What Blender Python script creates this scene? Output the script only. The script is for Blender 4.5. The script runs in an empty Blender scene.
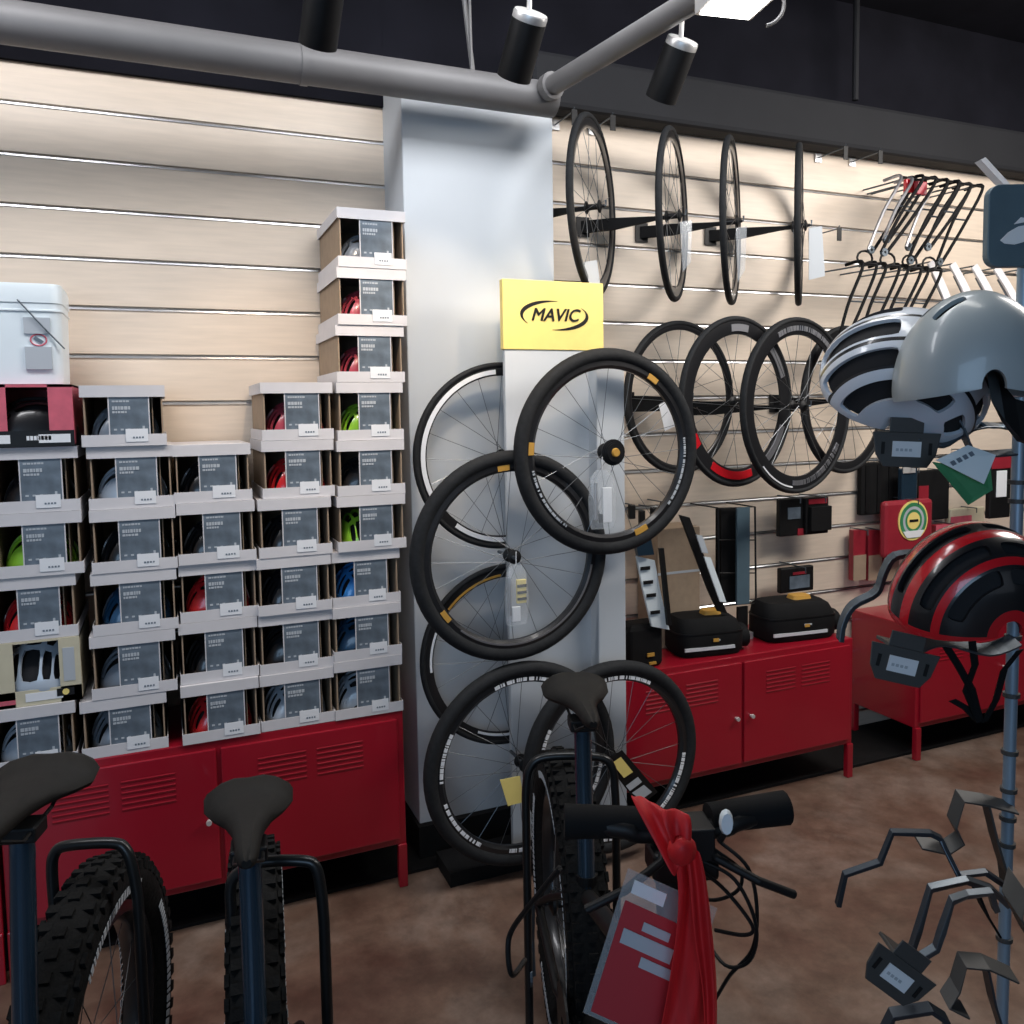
import bpy, bmesh, math, random
from mathutils import Vector, Matrix
random.seed(7)
S = bpy.context.scene
COL = S.collection
R = math.radians

# ---------------------------------------------------------------- camera
F, CX, CY = 826.0, 512.0, 473.0
CAM = Vector((0, -3.1, 1.63))
th, ph, ro = R(22.8), R(4.3), 0.017
fw = Vector((math.sin(th)*math.cos(ph), math.cos(th)*math.cos(ph), -math.sin(ph)))
r0 = Vector((math.cos(th), -math.sin(th), 0)); u0 = r0.cross(fw)
cr = math.cos(ro)*r0 - math.sin(ro)*u0
cu = math.sin(ro)*r0 + math.cos(ro)*u0
cam = bpy.data.cameras.new('camera'); camo = bpy.data.objects.new('camera', cam); COL.objects.link(camo)
M = Matrix.Identity(4)
for i in range(3):
    M[i][0] = cr[i]; M[i][1] = cu[i]; M[i][2] = -fw[i]; M[i][3] = CAM[i]
camo.matrix_world = M
cam.sensor_width = 36; cam.lens = 36*F/1024; cam.shift_y = -(512-CY)/1024; cam.clip_start = .05
S.camera = camo

def ray(px, py): return cr*((px-CX)/F) - cu*((py-CY)/F) + fw
def P(px, py, y):                      # point on the vertical plane Y = y
    d = ray(px, py); return CAM + d*((y-CAM.y)/d.y)
def Q(px, py, z): return CAM + ray(px, py)*z      # point at depth z
def QH(px, py, h):                     # point at height h
    d = ray(px, py); return CAM + d*((h-CAM.z)/d.z)

# ---------------------------------------------------------------- world, light, exposure
S.view_settings.view_transform = 'Standard'; S.view_settings.look = 'None'
S.view_settings.gamma = 1; S.view_settings.exposure = 0.0
w = bpy.data.worlds.new('world'); S.world = w; w.use_nodes = True
w.node_tree.nodes['Background'].inputs[0].default_value = (.75, .85, 1, 1)
w.node_tree.nodes['Background'].inputs[1].default_value = .35

def area(name, loc, target, sx, sy, power, col):
    l = bpy.data.lights.new(name, 'AREA'); l.shape = 'RECTANGLE'; l.size = sx; l.size_y = sy
    l.energy = power; l.color = col
    o = bpy.data.objects.new(name, l); COL.objects.link(o); o.location = loc
    o.rotation_euler = (Vector(target)-Vector(loc)).to_track_quat('-Z', 'Y').to_euler()
    return o
area('ceiling_light_left', (-1.0, -1.25, 3.38), (-1.0, 0, 1.35), 1.7, .5, 42, (.97, .97, 1))
area('ceiling_light_middle', (1.1, -1.35, 3.30), (1.1, 0, 1.35), 1.7, .5, 36, (.96, .97, 1))
area('ceiling_light_right', (3.5, -1.7, 2.95), (2.9, 0, 1.6), 1.9, .5, 60, (1, .95, .9))
area('storefront_daylight', (-1.9, -6.2, 2.0), (1.0, 0, 1.2), 2.6, 2.0, 62, (.46, .70, 1))

# ---------------------------------------------------------------- materials
def mat(name, col, rough=.5, metal=0, var=0, scale=20, spec=.5, emit=None, alpha=1, coat=0, stretch=None, bump=0, trans=0):
    m = bpy.data.materials.new(name); m.use_nodes = True
    n = m.node_tree.nodes; L = m.node_tree.links; b = n['Principled BSDF']
    c = tuple(col)+(1,)
    b.inputs['Base Color'].default_value = c; b.inputs['Roughness'].default_value = rough
    b.inputs['Metallic'].default_value = metal; b.inputs['Specular IOR Level'].default_value = spec
    b.inputs['Coat Weight'].default_value = coat; b.inputs['Alpha'].default_value = alpha
    b.inputs['Transmission Weight'].default_value = trans
    if emit: b.inputs['Emission Color'].default_value = c; b.inputs['Emission Strength'].default_value = emit
    if var or bump:
        tc = n.new('ShaderNodeTexCoord'); mp = n.new('ShaderNodeMapping'); nz = n.new('ShaderNodeTexNoise')
        nz.inputs['Scale'].default_value = scale; nz.inputs['Detail'].default_value = 4
        if stretch: mp.inputs['Scale'].default_value = stretch
        L.new(tc.outputs['Object'], mp.inputs[0]); L.new(mp.outputs[0], nz.inputs[0])
        if var:
            rp = n.new('ShaderNodeValToRGB'); e = rp.color_ramp.elements
            e[0].position = .3; e[1].position = .7
            e[0].color = tuple(max(0, x*(1-var)) for x in col)+(1,)
            e[1].color = tuple(min(1, x*(1+var)) for x in col)+(1,)
            L.new(nz.outputs['Fac'], rp.inputs[0]); L.new(rp.outputs[0], b.inputs['Base Color'])
        if bump:
            bp = n.new('ShaderNodeBump'); bp.inputs['Strength'].default_value = bump; bp.inputs['Distance'].default_value = .004
            L.new(nz.outputs['Fac'], bp.inputs['Height']); L.new(bp.outputs[0], b.inputs['Normal'])
    return m
m_slat = mat('slatwall_maple', (.67, .56, .45), .45, var=.06, scale=6, stretch=(1, 1, 12))
m_alu = mat('aluminium', (.75, .76, .78), .28, 1)
m_paint = mat('white_paint', (.52, .55, .58), .6, var=.03, scale=3)
m_ceil = mat('ceiling_black', (.008, .008, .0115), .95, var=.3, scale=3, spec=.08)
m_duct = mat('duct_grey', (.15, .145, .145), .5, var=.12, scale=4)
m_soffit = mat('soffit_grey', (.015, .0155, .018), .75, spec=.2, var=.1, scale=3)
m_black = mat('black_plastic', (.006, .006, .0065), .5, var=.2, spec=.3)
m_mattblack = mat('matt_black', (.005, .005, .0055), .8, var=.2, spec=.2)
m_rubber = mat('tyre_rubber', (.012, .013, .0145), .75, spec=.3, var=.25, scale=60, bump=.3)
m_knob = mat('fat_tyre_rubber', (.005, .005, .005), .85, spec=.2, var=.3, scale=90, bump=.8)
m_rim = mat('black_rim', (.02, .02, .022), .3, .3, coat=.3)
m_greyrim = mat('grey_rim', (.5, .5, .53), .3, .8)
m_spoke = mat('spoke_steel', (.16, .17, .18), .35, .9)
m_white = mat('white_print', (.75, .76, .78), .6)
m_dimwhite = mat('grey_print', (.42, .45, .48), .6)
m_yellow = mat('yellow_board', (.80, .64, .20), .5, var=.03)
m_orange = mat('orange_print', (.52, .28, .05), .5)
m_red = mat('red_enamel', (.30, .006, .018), .3, var=.06, scale=3, coat=.3)
m_redbright = mat('red_gloss', (.55, .012, .02), .22, coat=.6)
m_ribbon = mat('red_ribbon', (.55, .008, .012), .6, var=.15, scale=30, stretch=(4, 1, .5))
m_redcard = mat('red_card', (.27, .018, .03), .4, var=.08)
m_kraft = mat('kraft_card', (.30, .22, .15), .8, var=.08, scale=30)
m_lid = mat('white_card', (.60, .58, .59), .65, var=.04, scale=9)
m_label = mat('slate_label', (.115, .145, .178), .45, var=.35, scale=18)
m_inner = mat('box_interior', (.06, .045, .04), .9, var=.2)
m_grey = mat('grey_steel', (.10, .12, .14), .4, .7)
m_greymatt = mat('grey_painted_steel', (.06, .059, .057), .5, .2, var=.06)
m_hoop = mat('black_tube', (.012, .013, .014), .3, .3)
m_darksteel = mat('dark_steel', (.045, .055, .068), .4, .5)
m_pole = mat('blue_grey_tube', (.26, .34, .42), .4, .4)
m_bluetube = mat('dark_blue_tube', (.035, .07, .11), .22, .6, coat=.5)
m_saddle = mat('saddle_vinyl', (.010, .009, .008), .65, spec=.25, var=.15, scale=40, bump=.2)
m_teal = mat('slate_sign', (.075, .12, .15), .45, var=.05)
m_clear = mat('clear_plastic', (.78, .82, .85), .15, alpha=.22, spec=.8)
m_sleeve = mat('clear_sleeve', (.6, .62, .64), .12, alpha=.22, spec=.8)
m_green = mat('green_card', (.04, .22, .09), .5, var=.2)
m_pail = mat('white_pail', (.72, .78, .80), .4, var=.02)
m_reflect = mat('reflective_strip', (.7, .72, .75), .3, .2)
m_liner = mat('helmet_liner', (.012, .012, .014), .9)
m_pricecard = mat('price_card_red', (.42, .025, .035), .4)
m_pinkred = mat('faded_red_card', (.55, .10, .14), .5, var=.15)
m_diff = mat('lamp_diffuser', (1, .98, .93), .5, emit=9)
m_silver = mat('silver_cap', (.7, .68, .66), .35, .5)
m_cream = mat('cream_card', (.55, .50, .36), .7, var=.05)
m_shell = {
 'grey': mat('helmet_grey', (.20, .23, .27), .3, coat=.4, var=.2, scale=14), 'pink': mat('helmet_dull_red', (.45, .06, .09), .3, coat=.4),
 'red': mat('helmet_red', (.62, .02, .025), .25, coat=.5), 'green': mat('helmet_green', (.30, .62, .04), .3, coat=.5),
 'black': mat('helmet_black', (.012, .012, .014), .3, coat=.4), 'blue': mat('helmet_blue', (.03, .20, .55), .3, coat=.5),
 'darkblue': mat('helmet_navy', (.02, .08, .17), .3, coat=.5), 'silver': mat('helmet_silver', (.42, .48, .55), .3, coat=.5),
 'whiteblack': mat('helmet_white', (.62, .66, .72), .25, coat=.5), 'shellgrey': mat('helmet_pale_grey', (.33, .37, .385), .35, coat=.3, var=.03, scale=8)}

# floor: mottled stained concrete
def floor_mat():
    m = bpy.data.materials.new('stained_concrete'); m.use_nodes = True
    n = m.node_tree.nodes; L = m.node_tree.links; b = n['Principled BSDF']
    tc = n.new('ShaderNodeTexCoord')
    a = n.new('ShaderNodeTexNoise'); a.inputs['Scale'].default_value = 1.9; a.inputs['Detail'].default_value = 7; a.inputs['Roughness'].default_value = .62; a.inputs['Distortion'].default_value = .3
    c = n.new('ShaderNodeTexNoise'); c.inputs['Scale'].default_value = 9; c.inputs['Detail'].default_value = 6; c.inputs['Roughness'].default_value = .7
    for t in (a, c): L.new(tc.outputs['Object'], t.inputs[0])
    rp = n.new('ShaderNodeValToRGB'); e = rp.color_ramp.elements
    e[0].position = .33; e[0].color = (.11, .052, .038, 1); e[1].position = .68; e[1].color = (.30, .24, .20, 1)
    k = e.new(.5); k.color = (.19, .125, .092, 1)
    rp2 = n.new('ShaderNodeValToRGB'); f = rp2.color_ramp.elements
    f[0].position = .3; f[0].color = (.46, .42, .40, 1); f[1].position = .7; f[1].color = (.95, .9, .88, 1)
    mx = n.new('ShaderNodeMix'); mx.data_type = 'RGBA'; mx.blend_type = 'MULTIPLY'; mx.inputs[0].default_value = 1
    L.new(a.outputs['Fac'], rp.inputs[0]); L.new(c.outputs['Fac'], rp2.inputs[0])
    L.new(rp.outputs[0], mx.inputs[6]); L.new(rp2.outputs[0], mx.inputs[7]); L.new(mx.outputs[2], b.inputs['Base Color'])
    b.inputs['Roughness'].default_value = .38
    return m
m_floor = floor_mat()

# ---------------------------------------------------------------- mesh helpers
class MB:
    def __init__(s): s.v = []; s.f = []; s.m = []
    def add(s, vs, fs, mi=0, T=None):
        b = len(s.v)
        s.v += [tuple(T @ Vector(v)) if T else tuple(v) for v in vs]
        s.f += [tuple(b+i for i in f) for f in fs]; s.m += [mi]*len(fs)
        return s
    def box(s, x0, x1, y0, y1, z0, z1, mi=0, T=None):
        vs = [(x, y, z) for z in (z0, z1) for y in (y0, y1) for x in (x0, x1)]
        return s.add(vs, [(0, 2, 3, 1), (4, 5, 7, 6), (0, 1, 5, 4), (2, 6, 7, 3), (0, 4, 6, 2), (1, 3, 7, 5)], mi, T)
    def tube(s, pts, r, n=10, closed=False, mi=0, flat=1, up=None, T=None):
        pts = [Vector(p) for p in pts]; N = len(pts)
        if not hasattr(r, '__len__'): r = [r]*N
        vs = []; prev = None
        for i, p in enumerate(pts):
            a = pts[(i-1) % N] if (closed or i > 0) else p
            c = pts[(i+1) % N] if (closed or i < N-1) else p
            t = (c-a).normalized()
            if up: x = t.cross(Vector(up))
            elif prev is None: x = t.cross(Vector((0, 0, 1)) if abs(t.z) < .9 else Vector((1, 0, 0)))
            else: x = prev - t*prev.dot(t)
            x.normalize(); prev = x; y = x.cross(t).normalized()
            for k in range(n):
                q = 2*math.pi*k/n
                vs.append(p + x*(math.cos(q)*r[i]) + y*(math.sin(q)*r[i]*flat))
        fs = []
        for i in range(N if closed else N-1):
            j = (i+1) % N
            for k in range(n):
                fs.append((i*n+k, i*n+(k+1) % n, j*n+(k+1) % n, j*n+k))
        if not closed:
            fs.append(tuple(range(n-1, -1, -1))); fs.append(tuple((N-1)*n+k for k in range(n)))
        return s.add(vs, fs, mi, T)
    def bar(s, pts, w, t, up, mi=0):           # flat rectangular strip bent along pts
        pts = [Vector(p) for p in pts]; vs = []; N = len(pts); up = Vector(up).normalized()
        for i, p in enumerate(pts):
            a = pts[max(i-1, 0)]; c = pts[min(i+1, N-1)]; tt = (c-a).normalized()
            n2 = up.cross(tt).normalized()
            for (a1, b1) in ((-1, -1), (1, -1), (1, 1), (-1, 1)): vs.append(p + up*(a1*w/2) + n2*(b1*t/2))
        fs = [(i*4+k, i*4+(k+1) % 4, i*4+4+(k+1) % 4, i*4+4+k) for i in range(N-1) for k in range(4)]
        fs += [(3, 2, 1, 0), tuple((N-1)*4+k for k in range(4))]
        return s.add(vs, fs, mi)
    def lathe(s, prof, n=48, axis='Y', closed=True, mi=0, T=None, a0=0, a1=None):   # prof: (radius, offset along axis)
        full = a1 is None; K = n if full else n+1; a1 = 2*math.pi if full else a1
        vs = []; m = len(prof)
        for i in range(K):
            q = a0+(a1-a0)*i/n
            for (r, o) in prof:
                c, d = r*math.cos(q), r*math.sin(q)
                vs.append((c, o, d) if axis == 'Y' else (c, d, o) if axis == 'Z' else (o, c, d))
        fs = []
        for i in range(n):
            j = (i+1) % K
            for k in range(m if closed else m-1):
                l = (k+1) % m; fs.append((i*m+k, i*m+l, j*m+l, j*m+k))
        if not full and closed:
            fs.append(tuple(range(m))); fs.append(tuple((K-1)*m+k for k in range(m-1, -1, -1)))
        return s.add(vs, fs, mi, T)
    def prism(s, poly, y0, y1, mi=0, T=None):  # poly in XZ
        n = len(poly); vs = [(x, y0, z) for x, z in poly]+[(x, y1, z) for x, z in poly]
        fs = [tuple(range(n)), tuple(range(2*n-1, n-1, -1))]+[(i, n+i, n+(i+1) % n, (i+1) % n) for i in range(n)]
        return s.add(vs, fs, mi, T)
    def loft(s, rings, mi=0, caps=True):
        n = len(rings[0]); vs = [v for r in rings for v in r]
        fs = [(i*n+k, i*n+(k+1) % n, (i+1)*n+(k+1) % n, (i+1)*n+k) for i in range(len(rings)-1) for k in range(n)]
        if caps: fs += [tuple(range(n-1, -1, -1)), tuple((len(rings)-1)*n+k for k in range(n))]
        return s.add(vs, fs, mi)
    def mesh(s, name, mats, smooth=False):
        me = bpy.data.meshes.new(name); me.from_pydata([tuple(v) for v in s.v], [], s.f)
        for m in (mats if isinstance(mats, (list, tuple)) else [mats]): me.materials.append(m)
        me.polygons.foreach_set('material_index', s.m)
        bm = bmesh.new(); bm.from_mesh(me); bmesh.ops.recalc_face_normals(bm, faces=bm.faces); bm.to_mesh(me); bm.free()
        if smooth:
            me.polygons.foreach_set('use_smooth', [True]*len(me.polygons))
            try: me.set_sharp_from_angle(angle=R(40))
            except Exception: pass
        me.update(); return me
    def build(s, name, mats, parent=None, smooth=False, bevel=0, loc=None, rz=0):
        o = bpy.data.objects.new(name, s.mesh(name, mats, smooth)); COL.objects.link(o)
        if parent: o.parent = parent
        if loc is not None: o.location = loc
        if rz: o.rotation_euler.z = rz
        if bevel:
            b = o.modifiers.new('bevel', 'BEVEL'); b.width = bevel; b.segments = 2; b.limit_method = 'ANGLE'
        return o
def tag(o, label=None, cat=None, group=None, kind=None):
    if label: o['label'] = label
    if cat: o['category'] = cat
    if group: o['group'] = group
    if kind: o['kind'] = kind
    return o
def empty(name, loc, rz=0, label=None, cat=None, group=None):
    o = bpy.data.objects.new(name, None); COL.objects.link(o); o.location = loc; o.rotation_euler = (0, 0, rz)
    o.empty_display_size = .05
    return tag(o, label, cat, group)
def put(name, me, parent, loc=None, rot=None):
    o = bpy.data.objects.new(name, me); COL.objects.link(o); o.parent = parent
    if loc is not None: o.location = loc
    if rot is not None: o.rotation_euler = rot
    return o
def struct(o): o['kind'] = 'structure'; return o
def smoothpts(pts, n=6, closed=False):
    pts = [Vector(p) for p in pts]; out = []; N = len(pts)
    for i in range(N if closed else N-1):
        p0 = pts[(i-1) % N] if (closed or i > 0) else pts[i]; p1 = pts[i]; p2 = pts[(i+1) % N]
        p3 = pts[(i+2) % N] if (closed or i < N-2) else p2
        for k in range(n):
            t = k/n
            out.append(.5*((2*p1)+(-p0+p2)*t+(2*p0-5*p1+4*p2-p3)*t*t+(-p0+3*p1-3*p2+p3)*t**3))
    if not closed: out.append(pts[-1])
    return out
def bolden(me, d):
    b = MB(); vs = [v.co.copy() for v in me.vertices]; fs = [tuple(p.vertices) for p in me.polygons]
    for k, (dx, dy) in enumerate(((-d, 0), (d, 0), (0, d*.6), (0, -d*.6))): b.add([v+Vector((dx, dy, .00005*k)) for v in vs], fs)
    return b.mesh('text', m_black)
def text_mesh(s, size, bold=0, shear=0, ext=.0008):
    c = bpy.data.curves.new('t', 'FONT'); c.body = s; c.size = size; c.offset = bold; c.shear = shear; c.extrude = ext
    c.align_x = 'CENTER'; c.align_y = 'CENTER'
    o = bpy.data.objects.new('t', c); COL.objects.link(o)
    me = bpy.data.meshes.new_from_object(o.evaluated_get(bpy.context.evaluated_depsgraph_get()))
    bpy.data.objects.remove(o); return me
def text_obj(name, s, size, m, parent, loc, rot, **k):
    me = bolden(text_mesh(s, size, **k), size*.022); me.materials.clear(); me.materials.append(m)
    return put(name, me, parent, loc, rot)

# ================================================================ STRUCTURE
WX0, WX1, WY = -3.2, 6.0, -7.0
PX0, PX1, PY = .80, 1.375, -.27
CH = 3.5
struct(MB().box(WX0, WX1, WY, .1, -.1, 0).build('floor', m_floor))
struct(MB().box(WX0, WX1, WY, .1, CH, CH+.1).build('ceiling', m_ceil))
# slatwall: boards with a slot between each pair
ZS = [.727-.1586*k for k in (4, 3, 2, 1)]+[.727+.1586*k for k in range(13)]
prof = []
z = 0.0
b = MB(); rails = MB()
edges = [0.0]+[q for q in ZS if q > .02]+[2.85]
for a, c in zip(edges[:-1], edges[1:]):
    b.box(WX0, WX1, -.018, 0, a+(.005 if a > 0 else 0), c-(.002 if c < 2.84 else 0))
b.box(WX0, WX1, 0, .02, 0, 2.85)
wall = struct(b.build('wall_back', m_slat, bevel=.002))
for q in edges[1:-1]:
    r_ = MB().add([(WX0, -.0185, q+.0005), (WX1, -.0185, q+.0005), (WX1, -.0215, q-.0035), (WX0, -.0215, q-.0035), (WX1, -.0225, q-.0085), (WX0, -.0225, q-.0085), (WX1, -.018, q-.0085), (WX0, -.018, q-.0085), (WX0, -.004, q+.0005), (WX1, -.004, q+.0005)],
        [(0, 1, 2, 3), (3, 2, 4, 5), (5, 4, 6, 7), (8, 9, 1, 0)])
    r_.build('slot_rail', m_alu, wall)
struct(MB().box(WX0, PX0, -.035, .1, 2.755, CH).build('trim_1', m_ceil))
struct(MB().box(PX0, WX1, -.03, .1, 2.84, CH).build('trim_9', m_ceil))
struct(MB().box(WX0-.1, WX0, WY, .1, 0, CH).build('wall_left', m_paint))
struct(MB().box(WX1, WX1+.1, WY, .1, 0, CH).build('wall_right', m_soffit))
wb = MB().box(WX0, -2.7, WY-.1, WY, 0, CH).box(2.5, WX1, WY-.1, WY, 0, CH).box(-2.7, 2.5, WY-.1, WY, 0, .5).box(-2.7, 2.5, WY-.1, WY, 3.0, CH)
struct(wb.build('wall_front', m_soffit))
wf = MB()
for x in (-2.7, -1.0, .75, 2.46): wf.box(x, x+.05, WY-.08, WY-.02, .5, 3.0)
wf.box(-2.7, 2.5, WY-.08, WY-.02, .5, .55).box(-2.7, 2.5, WY-.08, WY-.02, 2.95, 3.0)
struct(wf.build('window_1', m_grey))
# black floor strip under the cabinets
struct(MB().box(WX0, 5.9, -.36, 0, 0, .012).build('black_floor_strip', m_mattblack))
# white pillar with dark foot
pil = struct(MB().box(PX0, PX1, PY, 0, 0, 2.83).build('trim_2', m_paint, bevel=.004))
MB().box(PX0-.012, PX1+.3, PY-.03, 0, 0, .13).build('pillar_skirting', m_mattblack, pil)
# overhead: round duct, soffit, branch duct
d0 = P(0, 21, -.42)
dz = d0.z
XJ = P(543, 90, -.42).x
duct = MB().tube([(WX0, -.42, dz), (XJ+.04, -.42, dz)], .058, 20).build('round_duct', m_duct, smooth=True)
tag(duct, 'long round grey duct running above the slatwall on the left', 'duct')
for x in (-.6, .45): MB().tube([(x-.012, -.42, dz), (x+.012, -.42, dz)], .061, 20).build('duct_collar', m_duct, duct, smooth=True)
sz0 = P(780, 138, -.14).z; sz1 = P(780, 94, -.14).z
so = MB().box(PX1-.02, WX1, -.14, -.02, sz0, sz1+.02).build('trim_3', m_soffit, bevel=.02); struct(so)
bdir = Vector((.156, -.988, 0))
p0 = P(545, 90, -.46); br = MB().tube([p0, p0+bdir*2.6], .033, 18).build('branch_duct', m_duct, smooth=True)
tag(br, 'slim grey duct branching diagonally from the ceiling junction', 'duct')
MB().tube([p0+bdir*.02, p0+bdir*.05], .045, 18).build('flange', m_duct, br, smooth=True)
hp = P(472, 78, -.42)
hg = MB().tube([(hp.x, -.42, dz+.05), (hp.x-.01, -.42, CH)], .005, 8).tube([(hp.x+.012, -.40, dz+.05), (hp.x-.015, -.40, dz+.30)], .009, 8).build('duct_hanger', m_duct)
tag(hg, 'thin grey rod hanging from the ceiling onto the duct', 'hanger')
for x in (-2.2, .2, 2.6, 4.6):
    struct(MB().box(x, x+.35, -3.2, -.6, CH-.22, CH).build('trim_4' if x < -2 else 'trim_%d' % int(5+x), m_ceil))
# conduit drop on the right
hp = P(856, 100, -.16)
tag(MB().tube([(hp.x, -.155, hp.z), (hp.x, -.155, CH)], .014, 10).build('conduit', m_soffit), 'dim vertical conduit rising from the grey soffit', 'conduit')

# fluorescent fixture
fx = empty('ceiling_light', Q(750, 22, 2.2), R(-9), 'bright flat ceiling light beside the diagonal duct', 'ceiling light')
MB().box(-.16, 0, -1.1, 0, .004, .05).build('housing', m_silver, fx)
MB().box(-.15, -.01, -1.09, -.01, 0, .004).build('diffuser', m_diff, fx)
arc = [Q(762+22*math.cos(R(a)), 4+22*math.sin(R(a)), 2.2) for a in range(-90, 80, 12)]
tag(MB().tube(arc, .005, 8).build('cable', m_duct), 'pale looped cable beside the bright ceiling light', 'cable')

# track spotlights
track_y = -1.05
def spot(px, py, label, power=20):
    top = P(px, py, track_y)
    t = empty('track_spotlight', top, 0, label, 'spotlight', 'track spotlights under the ceiling')
    ax = Vector((-.05, .62, -.78)).normalized(); q = ax.to_track_quat('Z', 'X').to_matrix().to_4x4()
    MB().lathe([(0, .012), (.045, .012), (.047, .02), (.047, .165), (.043, .165), (.043, .13), (0, .13)], 28, 'Z', closed=False, T=q).build('lamp_body', m_black, t, smooth=True)
    MB().lathe([(0, -.002), (.044, -.002), (.0465, .003), (.0465, .018), (0, .018)], 28, 'Z', closed=False, T=q).build('end_cap', m_silver, t, smooth=True)
    MB().tube([ax*.02, (0, 0, .10), (0, 0, CH-.16-top.z)], .007, 8).build('stem', m_silver, t)
    l = bpy.data.lights.new('spot', 'SPOT'); l.energy = power; l.color = (1, .78, .55); l.spot_size = R(62); l.spot_blend = .8; l.shadow_soft_size = .03
    lo = bpy.data.objects.new('bulb', l); COL.objects.link(lo); lo.parent = t; lo.location = ax*.17
    lo.rotation_euler = ax.to_track_quat('-Z', 'Y').to_euler()
    return top
a = spot(531, 13, 'black cylinder spotlight with silver cap, above the white pillar')
c = spot(683, 40, 'black cylinder spotlight nearest the bright ceiling light')
e = spot(327, -28, 'leftmost black cylinder spotlight, cut off by the picture top')
tr = MB().box(WX0+.3, WX1-.3, track_y-.018, track_y+.018, CH-.17, CH-.14)
tag(tr.build('lighting_track', m_black), 'black ceiling track that carries the spotlights', 'lighting track')

# ================================================================ CABINETS
CT, CYF = .62, -.43
def cabinet(x0, label):
    t = empty('metal_cabinet', (x0, CYF, 0), 0, label, 'cabinet', 'red metal cabinets along the wall')
    W, D, z0 = 1.19, .40, .15
    bd = MB().box(0, W, .012, D, z0, CT).build('body', m_red, t, bevel=.004)
    for k in (0, 1):
        xa = .022+k*(W/2-.016); xb = xa+W/2-.03
        d = MB().box(xa, xb, 0, .011, z0+.025, CT-.025).build('door', m_red, t, bevel=.003)
        v = MB()
        for g in (xa+.11, xb-.27):
            for i in range(6):
                zz = .45+i*.017
                v.add([(g, -.001, zz), (g+.15, -.001, zz), (g+.15, -.0028, zz+.006), (g, -.0028, zz+.006), (g, -.001, zz+.009), (g+.15, -.001, zz+.009)],
                      [(0, 1, 2, 3), (3, 2, 5, 4), (0, 3, 4), (1, 5, 2)])
        v.build('vent_louvres', m_red, d)
        kx = xb-.03 if k == 0 else xa+.03
        MB().lathe([(0, -.02), (.008, -.02), (.009, -.012), (.005, -.01), (.005, 0), (0, 0)], 16, 'Y', closed=False, T=Matrix.Translation((kx, 0, .37))).build('door_knob', m_silver, d, smooth=True)
    for x in (0, W-.03):
        for y in (.002, D-.03):
            MB().box(x, x+.03, y, y+.026, 0, z0+.002).build('leg', m_red, t, bevel=.003)
    return t
XL = P(404, 720, CYF).x-1.19
cabinet(XL, 'red metal cabinet under the stacks of helmet boxes')
XM = P(855, 650, CYF).x-1.19
cabinet(XM, 'red metal cabinet carrying the black bags, behind the wheel display')
cabinet(P(919, 643, CYF).x, 'red metal cabinet at the right edge behind the helmet rack')
cabinet(XL-1.20, 'red metal cabinet continuing to the left behind the parked bikes')

# ================================================================ HELMETS
def helmet_mesh(name, L, Wd, H, mats, nu=24, nv=18, slots=True, stripe=None, taper=.0, brow=0, slotfn=None, thick=.008, flat=.8):
    """grid dome; vent slots are left open"""
    vs = []; fs = []; mi = []
    for i in range(nu+1):
        u = R(-14+208*i/nu)
        for j in range(nv+1):
            v = R(-86+172*j/nv)
            x = L/2*math.cos(v)**flat*math.copysign(abs(math.cos(u))**(.75 if flat < .7 else 1), math.cos(u)); y = Wd/2*math.copysign(abs(math.sin(v))**.9, v)
            zz = H*(math.cos(v)**.75)*math.sin(u)
            if zz < 0: zz *= .6
            tp = 1-taper*max(0, -x/(L/2))**1.5
            y *= tp
            if x < 0: zz *= 1-.12*(-x/(L/2))**2
            if x > 0: zz += brow*(x/(L/2))**2
            vs.append((x, y, zz))
    for i in range(nu):
        for j in range(nv):
            uu = (i+.5)/nu; vv = (j+.5)/nv*2-1
            if slots:
                if slotfn: cut = slotfn(uu, vv)
                else:
                    band = (abs(vv) < .07) or (.17 < abs(vv) < .34) or (.44 < abs(vv) < .60)
                    sh = .04*(abs(vv) > .17)
                    cut = band and ((.12+sh < uu < .36) or (.42-sh < uu < .62) or (.68 < uu < .86))
                if cut: continue
            a = i*(nv+1)+j; fs.append((a, a+1, a+nv+2, a+nv+1)); mi.append(stripe(uu, vv) if stripe else 0)
    me = bpy.data.meshes.new(name); me.from_pydata(vs, [], fs)
    for m in mats: me.materials.append(m)
    me.polygons.foreach_set('material_index', mi)
    bm = bmesh.new(); bm.from_mesh(me)
    bmesh.ops.delete(bm, geom=[v for v in bm.verts if not v.link_faces], context='VERTS')
    bnd = [v for v in bm.verts if any(e.is_boundary for e in v.link_edges)]
    for _ in range(3): bmesh.ops.smooth_vert(bm, verts=bnd, factor=.4, use_axis_x=True, use_axis_y=True, use_axis_z=True)
    bmesh.ops.recalc_face_normals(bm, faces=bm.faces)
    bmesh.ops.solidify(bm, geom=bm.faces[:], thickness=thick)
    bm.to_mesh(me); bm.free()
    me.polygons.foreach_set('use_smooth', [True]*len(me.polygons))
    try: me.set_sharp_from_angle(angle=R(50))
    except Exception: pass
    return me
def liner_mesh(name, L, Wd, H, taper=0):
    b = MB(); rings = []
    for i in range(17):
        u = R(-5+190*i/16); ring = []
        for j in range(13):
            v = R(-85+170*j/12); x = L/2*math.cos(v)**.8*math.cos(u)
            y = Wd/2*math.copysign(abs(math.sin(v))**.9, v)*(1-taper*max(0, -x/(L/2))**1.5)
            z = max(0, H*(math.cos(v)**.75)*math.sin(u))
            if x < 0: z *= 1-.12*(-x/(L/2))**2
            ring.append((x, y, z))
        rings.append(ring)
    n = 13; vs = [v for r in rings for v in r]
    fs = [(i*n+k, i*n+k+1, (i+1)*n+k+1, (i+1)*n+k) for i in range(16) for k in range(12)]
    b.add(vs, fs); return b.mesh(name, m_liner, True)
HB = {}
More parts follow.
